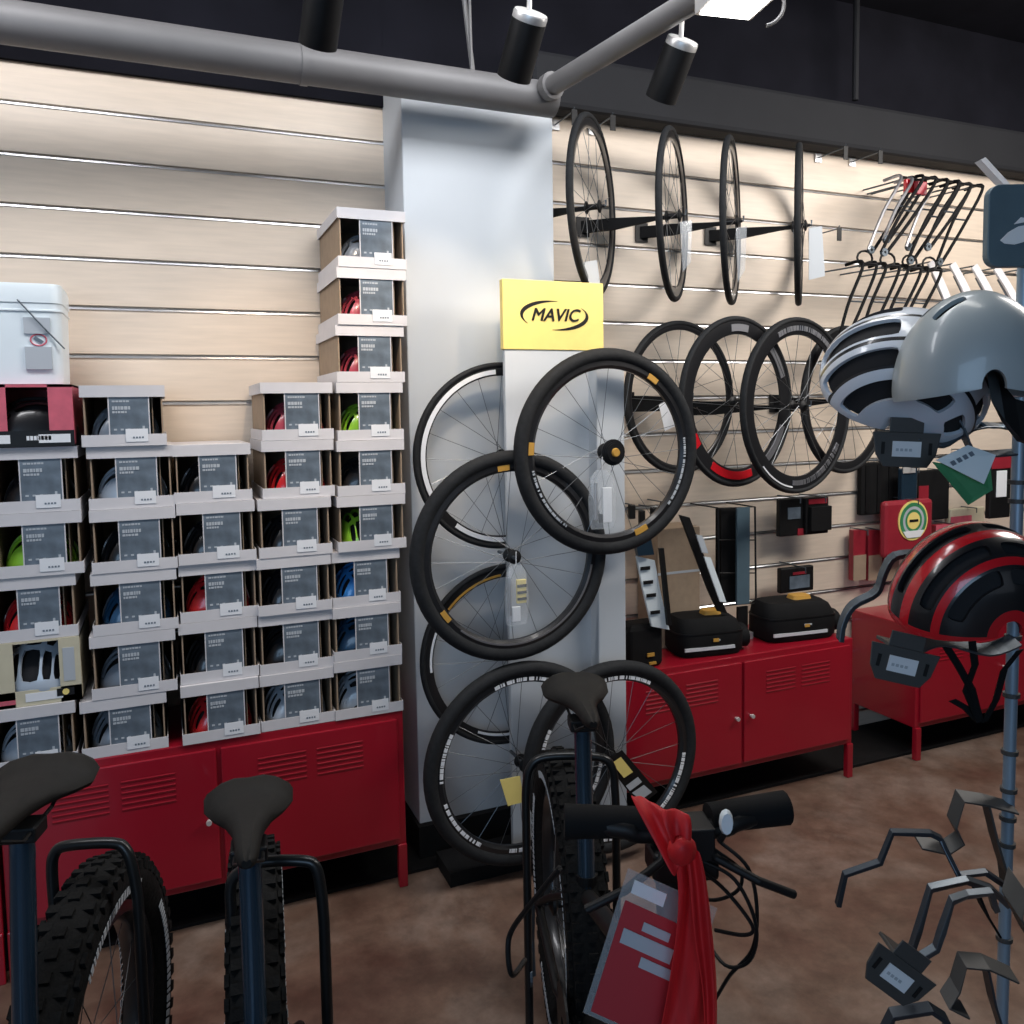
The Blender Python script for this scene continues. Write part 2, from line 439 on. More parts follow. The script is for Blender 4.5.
lin_small = liner_mesh('liner', .20, .165, .115)
def box_helmet(colour, loc, rz, label, group='bike helmets inside the boxes'):
    if colour not in HB:
        HB[colour] = helmet_mesh('shell', .232, .20, .140, [m_shell[colour]], flat=.4)
    t = empty('bike_helmet', loc, rz, label, 'helmet', group)
    put('shell', HB[colour], t); put('liner', lin_small, t)
    return t

# ================================================================ HELMET BOXES
BY = -.42
def helmet_box(x0, x1, z0, z1, label, dx=0, dy=0, rz=0, plain=False, depth=.36, dim=0):
    Wb, Hb = x1-x0, z1-z0-.001; D = min(depth, -BY-dy-.03)
    t = empty('helmet_box', (x0, BY+dy, z0), rz, label, 'box', 'helmet boxes stacked on the left cabinets')
    rim = .034 if Hb < .26 else .04
    i = .006
    bd = MB()
    bd.box(i, i+.004, .004, D, .004, Hb-.004)                    # left side
    bd.box(Wb-i-.004, Wb-i, .004, D, .004, Hb-.004)
    bd.box(i, Wb-i, D-.004, D, .004, Hb-.004)
    bd.box(i, Wb-i, .004, D, .004, .008)
    body = bd.build('box_body', m_kraft, t)
    ins = MB().box(Wb*.84, Wb*.84+.003, .02, D-.01, .012, Hb-.012).build('insert', m_kraft, body)
    l = MB()
    l.box(0, Wb, 0, D+.004, Hb-.003, Hb); l.box(0, Wb, -.002, 0, Hb-rim, Hb); l.box(0, Wb, D+.002, D+.004, Hb-rim, Hb)
    l.box(-.002, 0, -.002, D+.004, Hb-rim, Hb); l.box(Wb, Wb+.002, -.002, D+.004, Hb-rim, Hb)
    l.build('lid', m_lid, t)
    r_ = MB()
    r_.box(0, Wb, 0, D+.004, 0, .003); r_.box(0, Wb, -.002, 0, 0, rim); r_.box(0, Wb, D+.002, D+.004, 0, rim)
    r_.box(-.002, 0, -.002, D+.004, 0, rim); r_.box(Wb, Wb+.002, -.002, D+.004, 0, rim)
    r_.build('tray', m_lid, t)
    la, lb = Wb*.33, Wb*.80
    lab = MB().box(la, lb, .0015, .005, rim-.004, Hb-rim+.004).build('label_panel', m_label, t)
    MB().box(la-.003, la, .001, .006, rim-.004, Hb-rim+.004).build('panel_edge', m_lid, lab)
    MB().box(lb, lb+.003, .001, .006, rim-.004, Hb-rim+.004).build('panel_edge', m_lid, lab)
    p = MB(); rr = random.Random(int((x0+9)*1000+z0*77))
    zt = Hb-rim-.010
    for k, (h, wf_) in enumerate([(.005, .36), (.004, .0), (.010, .34), (.006, .28)]):
        x = la+.008
        while wf_ and x < la+.008+(lb-la)*wf_*1.25:
            ww = rr.uniform(.004, .009); p.box(x, x+ww, .0005, .0015, zt-h, zt); x += ww+.0018
        zt -= h+.004
    for k in range(3): p.box(la+.01+k*.018, la+.018+k*.018, .0005, .0015, rim+.012, rim+.017)
    p.box(lb-.018, lb-.012, .0005, .0015, rim+.01, rim+.024).box(lb-.024, lb-.006, .0005, .0015, rim+.01, rim+.015)
    p.build('printed_lettering', m_dimwhite, lab)
    pt = MB().box(lb-.060-rr.uniform(0, .01), lb-.004, -.0038, -.0025, .012, rim+.016).build('price_tag', m_white, t)
    q = MB()
    for k in range(4): q.box(lb-.045+k*.008, lb-.040+k*.008, -.0045, -.0038, .022, .027)
    q.build('tag_print', m_label, pt)
    return t
# column: (x left px, x right px, centre px, boundary rows px, first-helmet offset)
cols = {
 'E': ([(338, 405), (338, 406), (337, 404), (338, 403), (338, 404), (338, 405), (333, 400), (334, 401), (335, 402)], 370, [209, 268, 325, 382, 440, 495, 550, 605, 658, 711]),
 'D': ([(262, 333), (263, 334), (259, 331), (258, 331), (260, 333), (261, 334)], 295, [382, 440, 498, 556, 613, 672, 726]),
 'C': ([(174, 251), (178, 255), (180, 258), (180, 258), (182, 259)], 215, [444, 502, 563, 621, 682, 740]),
 'B': ([(81, 165), (88, 173), (91, 176), (92, 177), (91, 176), (81, 167)], 125, [385, 446, 509, 572, 634, 697, 754]),
 'A': ([(-10, 78), (-7, 82), (-12, 76), (-7, 81), (-12, 76)], 33, [447, 513, 577, 641, 706, 770])}
content = {
 'E': [('grey', 'grey'), ('pink', 'dull red'), ('pink', 'dull red'), ('green', 'bright green'), ('black', 'black'), ('green', 'bright green'), ('blue', 'blue'), ('darkblue', 'dark blue'), ('silver', 'silver')],
 'D': [('pink', 'dull red'), ('red', 'bright red'), ('black', 'black'), ('black', 'black'), ('black', 'black'), ('silver', 'silver')],
 'C': [('black', 'black'), ('black', 'black'), ('red', 'bright red'), ('black', 'black'), ('red', 'bright red')],
 'B': [('grey', 'grey'), ('silver', 'silver'), ('black', 'black'), ('darkblue', 'dark blue'), ('grey', 'grey'), ('grey', 'grey')],
 'A': [('black', 'black'), ('green', 'green'), ('red', 'dark red'), None, ('silver', 'silver')]}
shortn = {'E': 'the stack beside the white pillar', 'D': 'the second stack from the pillar', 'C': 'the short middle stack', 'B': 'the second stack from the left', 'A': 'the leftmost stack'}
ordn = ['topmost', 'second from top', 'third from top', 'fourth from top', 'fifth from top', 'sixth from top', 'seventh from top', 'eighth from top', 'ninth and lowest']
rnd = random.Random(3)
for key, (xs, xc, rows) in cols.items():
    zs = [P(xc, y, BY).z for y in rows]; zs[-1] = CT+.0005
    n = len(rows)-1
    for i in range(n):
        ym = (rows[i]+rows[i+1])/2; X0 = P(xs[i][0], ym, BY).x; X1 = P(xs[i][1], ym, BY).x
        z1, z0 = zs[i], zs[i+1]
        c = content[key][i]; jig = 0; dy = rnd.uniform(-.004, .012)
        where = ('lowest' if i == n-1 else ordn[i])+' in '+shortn[key]
        if c is None:       # opened display box with silver helmet
            Wb, Hb = X1-X0, z0 and (z1-z0-.001)
            t = empty('open_helmet_box', (X0, BY+dy, z0), 0, 'open cream box showing a silver helmet, fourth down in the leftmost stack', 'box')
            D = .33
            MB().box(0, Wb, 0, D, 0, .006).box(0, Wb, D-.005, D, 0, Hb).box(0, .012, 0, D, 0, Hb).box(Wb-.006, Wb, 0, D, 0, Hb).box(0, Wb, 0, D, Hb-.006, Hb).build('box_body', m_cream, t)
            MB().box(0, .05, -.002, 0, 0, Hb).box(Wb-.055, Wb, -.002, 0, 0, Hb).box(0, Wb, -.002, 0, 0, .045).build('front_frame', m_cream, t)
            MB().box(.075, .17, -.0032, -.002, .012, .036).build('white_label', m_white, t)
            MB().box(.155, .20, -.0042, -.0032, .018, .04).build('black_sticker', m_black, t)
            MB().lathe([(0, -.0052), (.009, -.0052), (.009, -.0042), (0, -.0042)], 16, 'Y', closed=False, T=Matrix.Translation((.178, 0, .029))).build('yellow_dot', m_yellow, t)
            MB().box(Wb-.045, Wb-.015, -.0032, -.002, .06, Hb-.03).build('side_label', m_dimwhite, t)
            MB().box(.005, .05, -.0045, -.002, .01, .022).build('red_sticker', m_pinkred, t)
            box_helmet('silver', (X0+Wb*.48, BY+dy+.115, z0+.046), R(80), 'silver vented helmet facing out of the open cream box')
            continue
        helmet_box(X0+jig, X1+jig, z0, z1, 'box of a %s helmet, %s' % (c[1], where), dy=dy)
        if (c[0], i) == ('green', 5): rot = R(95)
        else: rot = R(rnd.choice([8, -8, 172, 6]))
        Wb = X1-X0
        sc = min(1.04, (Wb-.018)/.243)
        hh = box_helmet(c[0], (X0+jig+Wb*(.47 if rot == R(95) else .5), BY+dy+.108, z0+.0115), rot, '%s helmet inside the box %s' % (c[1], where))
        hh.scale = (sc, sc, sc)
# red box under the pail
zt, zb = P(33, 384, BY).z, P(33, 447, BY).z
X0, X1 = P(-12, 480, BY).x, P(77, 480, BY).x
t = empty('red_helmet_box', (X0, BY, zb+.001), 0, 'red box with a dark window, under the white pail', 'box')
Wb, Hb = X1-X0, zt-zb-.002
MB().box(0, Wb, 0, .35, 0, .006).box(0, .006, 0, .35, 0, Hb).box(Wb-.006, Wb, 0, .35, 0, Hb).box(0, Wb, .345, .35, 0, Hb).box(0, Wb, 0, .35, Hb-.006, Hb).build('box_body', m_pinkred, t)
MB().box(0, .055, -.002, 0, .045, Hb).box(Wb-.062, Wb, -.002, 0, .045, Hb).box(0, Wb, -.002, 0, Hb-.008, Hb).build('front_panel', m_pinkred, t)
MB().box(0, Wb, -.003, 0, 0, .045).build('lower_band', m_black, t)
pr = MB()
for k in range(7): pr.box(.10+k*.009, .107+k*.009, -.004, -.003, .018, .030)
pr.box(Wb-.09, Wb-.01, -.004, -.003, .010, .034).box(.02, .06, -.004, -.003, .010, .034)
pr.build('printed_lettering', m_white, t)
box_helmet('black', (X0+Wb/2, BY+.12, zb+.0085), R(10), 'black helmet inside the red box under the white pail')

# white pail
pw0, pw1 = P(-32, 340, -.40).x, P(64, 340, -.40).x
pz0 = zt+.001; pz1 = P(33, 283, -.40).z
cxp = (pw0+pw1)/2; hw = (pw1-pw0)/2
t = empty('pail', (cxp, -.40+hw, pz0), 0, 'square white plastic pail with lid on top of the leftmost boxes', 'pail')
def rrect(h, r, z, n=6):
    o = []
    for (sx, sy, a) in ((1, 1, 0), (-1, 1, 90), (-1, -1, 180), (1, -1, 270)):
        for k in range(n+1):
            q = R(a+90*k/n); o.append((sx*(h-r)+r*math.cos(q), sy*(h-r)+r*math.sin(q), z))
    return o
Hp = pz1-pz0
MB().loft([rrect(hw*.93, .03, 0), rrect(hw*.97, .035, Hp*.75)]).build('pail_body', m_pail, t, smooth=True)
MB().loft([rrect(hw*.985, .035, Hp*.72), rrect(hw*1.0, .035, Hp*.725), rrect(hw*1.0, .035, Hp*.74), rrect(hw*.975, .035, Hp*.745), rrect(hw*.975, .035, Hp*.80), rrect(hw*1.0, .035, Hp*.81), rrect(hw*1.0, .035, Hp*.95), rrect(hw*.97, .035, Hp)]).build('pail_lid', m_pail, t, smooth=True)
hx = hw
MB().tube([(hx-.0, -hw*.95, .10), (hx-.05, -hw-.006, .16), (hx-.11, -hw-.006, .235)], .0022, 6).build('wire_handle', m_grey, t)
MB().box(hw*.15, hw*.72, -hw-.0002, -hw+.012, .155*Hp/.31, .205*Hp/.31).build('label', m_dimwhite, t)
MB().box(hw*.15, hw*.72, -hw-.0002, -hw+.014, .045*Hp/.31, .115*Hp/.31).build('label', m_dimwhite, t)
ring = [(hw*.45+.020*math.cos(R(a)), -hw+.004, .136*Hp/.31+.016*math.sin(R(a))) for a in range(0, 360, 20)]
MB().tube(ring, .0022, 6, closed=True).build('warning_ring', m_pinkred, t)
MB().box(-.012, .012, -.001, .001, -.005, .005, T=Matrix.Translation((hw*.45, -hw+.004, .136*Hp/.31)) @ Matrix.Rotation(R(35), 4, 'Y')).build('warning_figure', m_label, t)

# ================================================================ WHEELS
def tyre_prof(Ro, w, h, n=14):
    # Ro outer radius, w half width, h section height
    return [(Ro-h/2+h/2*math.cos(2*math.pi*k/n), w*math.sin(2*math.pi*k/n)) for k in range(n)]
mesh_cache = {}
def cached(key, fn):
    if key not in mesh_cache: mesh_cache[key] = fn()
    return mesh_cache[key]
def add_wheel_parts(parent, Ro, tw, th_, rimd, rimmat=None, tyremat=None, nsp=20, decal=None, hubr=.016, disc=False, cassette=False, loc=(0, 0, 0), spin=0, hubw=.045, tname='tyre'):
    """wheel in the XZ plane, axle along Y; returns the tyre (parent of the rest)"""
    rimmat = rimmat or m_rim; tyremat = tyremat or m_rubber
    me = cached(('t', Ro, tw, th_, tyremat.name), lambda: MB().lathe(tyre_prof(Ro, tw, th_), 72).mesh('tyre', tyremat, True))
    ty = put(tname, me, parent, loc, (0, spin, 0))
    Ri = Ro-th_
    me = cached(('r', Ro, th_, rimd, rimmat.name), lambda: MB().lathe([(Ri+.006, tw*.55), (Ri-rimd*.5, tw*.62), (Ri-rimd, tw*.25), (Ri-rimd, -tw*.25), (Ri-rimd*.5, -tw*.62), (Ri+.006, -tw*.55)], 72).mesh('rim', rimmat, True))
    put('rim', me, ty)
    me = cached(('h', hubr, hubw, cassette), lambda: MB().lathe([(0, -hubw-.01), (.006, -hubw-.01), (.006, -hubw), (hubr*1.5, -hubw*.8), (hubr*1.5, -hubw*.65), (hubr*.7, -hubw*.5), (hubr*.7, hubw*.5), (hubr*1.5, hubw*.65), (hubr*1.5, hubw*.8), (.006, hubw), (.006, hubw+.01), (0, hubw+.01)], 24, closed=False).mesh('hub', m_black, True))
    put('hub', me, ty)
    me = cached(('s', Ro, th_, rimd, hubr), lambda: MB().tube([(hubr*1.3, 0, 0), (Ri-rimd+.003, 0, 0)], .0011, 5).mesh('spoke', m_spoke))
    L = Ri-rimd
    for k in range(nsp):
        a = 2*math.pi*k/nsp; side = 1 if k % 2 else -1
        o = put('spoke', me, ty)
        tl = math.atan2(hubw*.7, L)*side
        cross = R(5.5)*(1 if (k//2) % 2 else -1)
        # start near the flange, leaning to the rim centre
        o.matrix_local = Matrix.Rotation(a, 4, 'Y') @ Matrix.Translation((0, side*hubw*.7, 0)) @ Matrix.Rotation(-tl, 4, 'Z') @ Matrix.Translation((0, 0, hubr*1.1*(1 if cross > 0 else -1))) @ Matrix.Rotation(math.atan2(hubr*1.1, L)*(1 if cross > 0 else -1), 4, 'Y')
    if decal:
        for dm, nm, r1, r2, spans, brk in decal:
            b = MB()
            for (a0, a1) in spans:
                if brk:
                    x = a0; rr = random.Random(int(a0*10))
                    while x < a1:
                        wdt = rr.choice([.8, 1.2, 2.6, 3.6])
                        b.lathe([(r1, -tw*.62-.0018), (r2, -tw*.62-.0018), (r2, -tw*.45), (r1, -tw*.45)], 2, a0=R(x), a1=R(min(x+wdt, a1)))
                        x += wdt+rr.choice([.5, .8, 1.6])
                else:
                    b.lathe([(r1, -tw*.62-.0018), (r2, -tw*.62-.0018), (r2, -tw*.45), (r1, -tw*.45)], max(2, int((a1-a0)/4)), a0=R(a0), a1=R(a1))
            b.build(nm, dm, ty)
    if cassette:
        b = MB()
        for k, rr in enumerate((.046, .042, .037, .032)):
            b.lathe([(.012, -hubw*.7-k*.005), (rr, -hubw*.7-k*.005), (rr, -hubw*.7-k*.005-.003), (.012, -hubw*.7-k*.005-.003)], 22)
        b.build('cassette', m_rim, ty, smooth=False)
        MB().lathe([(0, -hubw*.7-.026), (.013, -hubw*.7-.026), (.016, -hubw*.7-.018), (0, -hubw*.7-.018)], 20, closed=False).build('hub_cap', m_orange, ty)
    return ty
def wall_wheel(px, py, y, Ro, label, rz=0, group=None, **k):
    t = empty('bicycle_wheel', P(px, py, y), rz, label, 'wheel', group)
    k.setdefault('tw', .014); k.setdefault('th_', .028); k.setdefault('rimd', .022)
    add_wheel_parts(t, Ro, **k)
    return t
# --- MAVIC display stand
SY = -.44
sx0, sx1 = P(509, 600, SY).x, P(602, 315, SY).x
ztop = P(550, 281, SY).z; zyb = P(550, 350, SY).z
t = empty('wheel_display_stand', (sx0, SY, 0), 0, 'tall white wheel display stand with a yellow logo board in front of the pillar', 'display stand')
Wd = sx1-sx0
MB().box(0, Wd-.0, 0, .02, .03, zyb).build('back_panel', m_paint, t, bevel=.002)
hd = MB().box(-.006, Wd+.004, -.004, .024, zyb, ztop).build('logo_board', m_yellow, t, bevel=.002)
cx_, cz_ = Wd/2, (zyb+ztop)/2
text_obj('logo_lettering', 'MAVIC', .062, m_black, hd, (cx_, -.0055, cz_), (R(90), 0, 0), shear=.3)
b = MB()
def crescent(a0, a1, flip):
    pts = []; n = 26; A, B_ = .128, .050
    for i in range(n+1):
        a = R(a0+(a1-a0)*i/n); wdt = .0075*abs(math.sin(math.pi*i/n))**1.3+.0006
        pts.append((A*math.cos(a), B_*math.sin(a), wdt))
    vs = []; 
    for (x, z_, wd) in pts:
        l = math.hypot(x, z_*2)
        nx, nz = x/l, z_*2/l
        vs += [(cx_+x-nx*wd, -.0052, cz_+z_-nz*wd), (cx_+x+nx*wd, -.0052, cz_+z_+nz*wd)]
    b.add(vs, [(2*i, 2*i+1, 2*i+3, 2*i+2) for i in range(n)])
crescent(85, 215, 0); crescent(-95, 35, 0)
b.build('logo_swoosh', m_black, hd)
MB().box(-.26, Wd+.12, -.06, .10, 0, .05).build('base_plate', m_mattblack, t)
p1, p2 = P(598, 560, SY-.06).x-sx0, P(625.5, 560, SY-.06).x-sx0
ps = MB().box(p1, p2, -.06, .035, .03, P(610, 362, SY-.06).z).build('side_post', m_paint, t, bevel=.004)
MB().box(Wd, p1, .0, .02, .03, P(610, 372, SY).z).build('filler_panel', m_paint, t)
for (px, py, yy) in ((609, 452, SY-.13), (510, 556, SY-.10), (522, 762, SY-.10), (613, 757, SY-.155)):
    q = P(px, py, yy); x = q.x-sx0
    MB().tube([(x, yy-SY-.045, q.z), (x, 0, q.z)], .006, 10).build('hanging_peg', m_grey, t)
wd = 2*math.pi
dec_y = lambda Ro, hgt: [(m_orange, 'orange_decal', Ro-.066, Ro-.046, [(172, 180), (52, 60), (-72, -62)], False),
                         (m_dimwhite, 'rim_lettering', Ro-.062, Ro-.054, [(-40, 8), (190, 235)], True)]
dec_w = lambda Ro: [(m_white, 'tyre_lettering', Ro-.064, Ro-.052, [(60, 112), (150, 182), (196, 236), (-62, -6), (258, 285)], True)]
G1 = 'wheels on the yellow topped display'
wall_wheel(609, 452, SY-.13, .362, 'black wheel with orange marks, topmost on the display, overlapping its right edge', tw=.025, th_=.050, rimd=.022, decal=dec_y(.362, 0), cassette=True, hubw=.04, hubr=.02, group=G1)
wall_wheel(512, 556, SY-.10, .360, 'black wheel with orange marks, hung lower left of the top display wheel', tw=.025, th_=.050, rimd=.022, decal=[(m_orange, 'orange_decal', .36-.066, .36-.048, [(212, 220), (92, 100)], False), (m_greyrim, 'rim_lettering', .36-.062, .36-.056, [(230, 350)], False)], hubw=.03, group=G1)
wall_wheel(523, 763, SY-.10, .360, 'black wheel with white rim lettering, bottom left on the display', tw=.025, th_=.050, rimd=.022, decal=dec_w(.360), hubw=.03, group=G1)
wall_wheel(613, 757, SY-.155, .350, 'black wheel with white rim lettering, bottom right in front of the red cabinet', tw=.025, th_=.050, rimd=.022, decal=dec_w(.350), hubw=.03, group=G1)
BKY = SY+.085
wall_wheel(503, 456, BKY, .335, 'thin tyred road wheel with a white rim stripe, behind the display panel', tw=.013, th_=.02, rimd=.028, decal=[(m_white, 'rim_stripe', .335-.042, .335-.026, [(95, 205), (232, 292)], False)], hubw=.024, group='thin road wheels behind the display panel')
wall_wheel(508, 654, BKY, .335, 'thin tyred road wheel with yellow rim marks, lower one behind the display panel', tw=.013, th_=.02, rimd=.028, decal=[(m_orange, 'yellow_stripe', .335-.042, .335-.034, [(95, 140)], False), (m_white, 'rim_stripe', .335-.042, .335-.034, [(150, 185), (245, 280)], False)], hubw=.024, group='thin road wheels behind the display panel')

# --- high wheels turned edge-on, on angled brackets
def bracket(hub, ang, label, reach, drop=0):
    d = Vector((-math.sin(ang), math.cos(ang), 0))
    k = (hub.y*-1-.022)/d.y
    base = hub + d*k
    t = empty('wheel_bracket', base, 0, label, 'bracket', 'black wheel brackets on the slatwall')
    v = -d*k
    up = Vector((0, 0, 1)); s = d.cross(up).normalized()
    rings = []
    for f_, h_, w_ in ((0, .034, .012), (.35, .032, .012), (.8, .011, .009), (1.0, .009, .007)):
        c = v*f_
        rings.append([c+up*(h_*.4)+s*w_, c+up*(h_*.4)-s*w_, c-up*h_-s*w_, c-up*h_+s*w_])
    MB().loft(rings).build('arm', m_mattblack, t)
    MB().box(-.03, .03, -.006, .0, -.05, .03).build('mounting_plate', m_black, t)
    MB().tube([v-s*0, v-d*.05, v-d*.05+up*.02], .004, 8).build('end_hook', m_grey, t)
    return t
hi = [(593, 207, 'nearest the white pillar'), (673, 216, 'second from the pillar'), (731, 222, 'third from the pillar'), (799, 226, 'farthest from the pillar')]
for k, (px, py, wh) in enumerate(hi):
    yy = -.275
    wall_wheel(px, py, yy, .335, 'black wheel hung high and edge-on, '+wh, rz=R(47), tw=.013, th_=.024, rimd=.030, hubw=.035, nsp=18, group='wheels hung high edge-on')
    bracket(P(px, py, yy), R(47), 'black tapered bracket holding the high wheel '+wh, .3)
lo = [(681, 398, -.20, .318, 'thin black wheel with a white tag, leftmost of the low slatwall wheels', m_rim, .016, R(12)),
      (738, 402, -.40, .340, 'deep rim black wheel with a red lower edge, hung low on the slatwall', m_rim, .050, R(13)),
      (798, 406, -.43, .360, 'deep rim black wheel with grey lettering, right of the red edged one', m_rim, .050, R(13)),
      (846, 400, -.26, .330, 'black wheel half hidden behind the white vented helmet', m_rim, .028, R(13))]
for k, (px, py, yy, Ro, lab, rm, rd, rz) in enumerate(lo):
    dec = [None,
           [(m_redbright, 'red_decal', Ro-.062, Ro-.030, [(236, 285), (205, 215)], False), (m_greyrim, 'grey_decal', Ro-.06, Ro-.032, [(80, 100), (300, 340), (20, 60)], False)],
           [(m_greyrim, 'grey_lettering', Ro-.055, Ro-.035, [(20, 118), (262, 330)], True), (m_white, 'white_stripe', Ro-.03, Ro-.024, [(225, 262)], False)],
           None][k]
    wall_wheel(px, py, yy, Ro, lab, rz=rz, tw=.013 if k != 2 else .015, th_=.022, rimd=rd, hubw=.035, nsp=20, rimmat=rm, decal=dec, group='wheels hung low on the slatwall')
    bracket(P(px, py, yy), R(40), 'black bracket behind the '+['thin tagged', 'red edged', 'grey lettered', 'half hidden'][k]+' wheel', .3)

# --- tags and bags hanging off the wheels
def hang_card(name, corners, m, label, cat, th2=.002, group=None, extra=None):
    c = [Vector(q) for q in corners]; o = c[0].copy(); n = (c[1]-c[0]).cross(c[3]-c[0]).normalized()*th2
    b = MB().add([q-o for q in c]+[q-o+n for q in c], [(0, 1, 2, 3), (7, 6, 5, 4), (0, 4, 5, 1), (1, 5, 6, 2), (2, 6, 7, 3), (3, 7, 4, 0)])
    ob = b.build(name, m, loc=o); tag(ob, label, cat, group); return ob
def card_px(name, pxs, y, m, label, cat, **k): return hang_card(name, [P(a, b_, y) for a, b_ in pxs], m, label, cat, **k)
def clear_bag(pxc, pyt, w_, h_, y, label, fill):
    q = P(pxc, pyt, y); t = empty('clear_bag', q, 0, label, 'bag', 'clear bags hanging from wheel hubs')
    rings = []
    for f_, s_ in ((0, .45), (.12, .8), (.5, 1.0), (.9, 1.0), (1, .85)):
        rings.append([(w_/2*s_*math.cos(a)+.004*math.sin(5*a+f_*6), .016*s_*math.sin(a), -h_*f_) for a in [2*math.pi*i/16 for i in range(16)]])
    MB().loft(rings).build('plastic_film', m_clear, t, smooth=True)
    for nm, m, (a, b2, c, d_) in fill: MB().box(a, b2, -.006, .006, c, d_).build(nm, m, t, bevel=.002)
    MB().tube([(0, 0, 0), (.0, -.002, .045)], .0015, 6).build('tie', m_white, t)
    return t
clear_bag(602, 470, .105, .20, SY-.20, 'clear bag of small parts hanging on the topmost display wheel', [('skewer', m_greyrim, (-.030, -.020, -.17, -.04)), ('leaflet', m_white, (.0, .035, -.18, -.06)), ('adapter', m_black, (-.012, .0, -.18, -.15))])
t = clear_bag(516, 565, .085, .20, SY-.155, 'clear bag with a striped yellow and black card on the left display wheel', [('yellow_card', m_yellow, (.0, .034, -.13, -.05)), ('skewer', m_greyrim, (-.030, -.020, -.17, -.04)), ('leaflet', m_white, (-.018, .012, -.19, -.14))])
st = MB()
for k in range(3): st.box(.0, .034, -.008, -.0062, -.075-k*.022, -.066-k*.022)
st.build('black_stripe', m_black, t)
card_px('yellow_tag', [(500, 780), (520, 776), (524, 802), (508, 806)], SY-.16, m_yellow, 'small yellow tag on the bottom left display wheel', 'tag')
o = card_px('product_tag', [(605, 762), (622, 750), (658, 792), (640, 806)], SY-.22, m_black, 'black tag with a yellow patch on the bottom right display wheel', 'tag')
def on_card(par, pxs, y, m, nm):
    c = [P(a, b_, y)-par.location for a, b_ in pxs]
    MB().add(c+[v+Vector((0, .0008, 0)) for v in c], [(0, 1, 2, 3), (7, 6, 5, 4)]).build(nm, m, par)
on_card(o, [(612, 763), (621, 757), (633, 772), (624, 778)], SY-.223, m_yellow, 'yellow_patch')
on_card(o, [(626, 786), (638, 777), (642, 782), (630, 791)], SY-.223, m_dimwhite, 'print_line')
on_card(o, [(632, 793), (644, 785), (652, 792), (641, 800)], SY-.223, m_dimwhite, 'print_block')
card_px('price_tag', [(659, 405), (672, 398), (678, 425), (665, 431)], -.235, m_white, 'white tag with red print on the thin slatwall wheel', 'tag')
for pxs, lab in (([(680, 222), (692, 220), (691, 262), (683, 272)], 'long pale tag on the second high wheel'),
                 ([(736, 228), (747, 226), (745, 270), (738, 282)], 'long pale tag on the third high wheel'),
                 ([(809, 228), (822, 226), (825, 276), (809, 280)], 'white tag hanging beside the farthest high wheel')):
    card_px('hanging_tag', pxs, -.34, m_clear if 'long' in lab else m_dimwhite, lab, 'tag')
card_px('grey_card', [(583, 262), (597, 260), (600, 284), (586, 288)], -.36, m_dimwhite, 'grey tag at the foot of the high wheel by the pillar', 'tag')

# ================================================================ SLATWALL MERCHANDISE
def peg_hook(px, py, label, L=.16):
    q = P(px, py, -.022)
    t = empty('peg_hook', q, 0, label, 'hook', 'peg hooks on the slatwall')
    MB().tube([(0, 0, 0), (0, -L, 0), (0, -L-.012, .012)], .003, 6).build('rod', m_grey, t)
    MB().box(-.018, .018, -.004, 0, -.02, .02).build('hook_plate', m_alu, t)
    MB().box(-.012, .012, -L-.012, -L-.008, -.055, .004).build('price_holder', m_black, t)
for px, py, lb2 in ((592, 130, 'peg hook right of the pillar top beside the first high wheel'), (555, 125, 'peg hook partly behind the pillar edge'), (818, 158, 'empty peg hook high on the wall, right of the high wheels'), (852, 162, 'second empty peg hook high on the wall, by the hanging frames'), (812, 236, 'empty peg hook beneath the topmost ones, right of the high wheels')):
    peg_hook(px, py, lb2)

def pack(px0, px1, py0, py1, y, m, label, dep=.03, nm='accessory_pack', cat='pack', extra=(), group='packs hanging on the slatwall', bev=.006, hook=True):
    a = P(px0, py1, y); c = P(px1, py0, y); W_ = c.x-a.x; H_ = P((px0+px1)/2, py0, y).z-P((px0+px1)/2, py1, y).z
    t = empty(nm, Vector((a.x, y, P((px0+px1)/2, py1, y).z)), 0, label, cat, group)
    MB().box(0, W_, 0, dep, 0, H_).build('card_body', m, t, bevel=bev)
    for (n2, m2, (u0_, u1_, v0, v1), o2) in extra:
        MB().box(W_*u0_, W_*u1_, -o2, 0, H_*v0, H_*v1).build(n2, m2, t, bevel=.002 if o2 > .004 else 0)
    if hook: MB().tube([(W_/2, -.05, H_+.004), (W_/2, -y-.018, H_+.004)], .003, 6).tube([(W_/2, -.05, H_+.004), (W_/2, -.05, H_-.02)], .003, 6).build('hang_rod', m_grey, t)
    return t
pack(780, 805, 498, 536, -.12, m_black, 'black and red strap pack, left one of the pair above the pouch', extra=[('logo_patch', m_label, (.3, .8, .45, .75), .004), ('red_corner', m_redcard, (.7, 1, .0, .18), .004)])
pack(806, 829, 497, 534, -.14, m_black, 'black round edged pack with red print, right one of the pair', extra=[('header_print', m_redcard, (.1, .9, .82, .95), .003), ('pouch', m_mattblack, (.1, 1.0, .1, .75), .02)])
pack(781, 814, 567, 592, -.14, m_black, 'small black saddle pouch hanging over the right bag', extra=[('logo_print', m_redcard, (.35, .75, .7, .8), .003), ('pouch_face', m_label, (.25, .85, .15, .65), .004)])
pack(861, 900, 462, 514, -.06, m_mattblack, 'large matt black panel pack hanging behind the grey bracket', extra=[('rib', m_black, (.1, .2, .05, .95), .004), ('rib', m_black, (.4, .5, .05, .95), .004), ('rib', m_black, (.7, .8, .05, .95), .004)])
for k, (a, c) in enumerate(((853, 866), (868, 882), (884, 899))):
    pack(a, c, 530, 580, -.08, m_redcard, 'red topped pack with brown card lower half, '+['leftmost', 'middle', 'rightmost'][k]+' of three in a row', extra=[('brown_card', m_kraft, (0, 1, 0, .5), .004)], bev=.002)
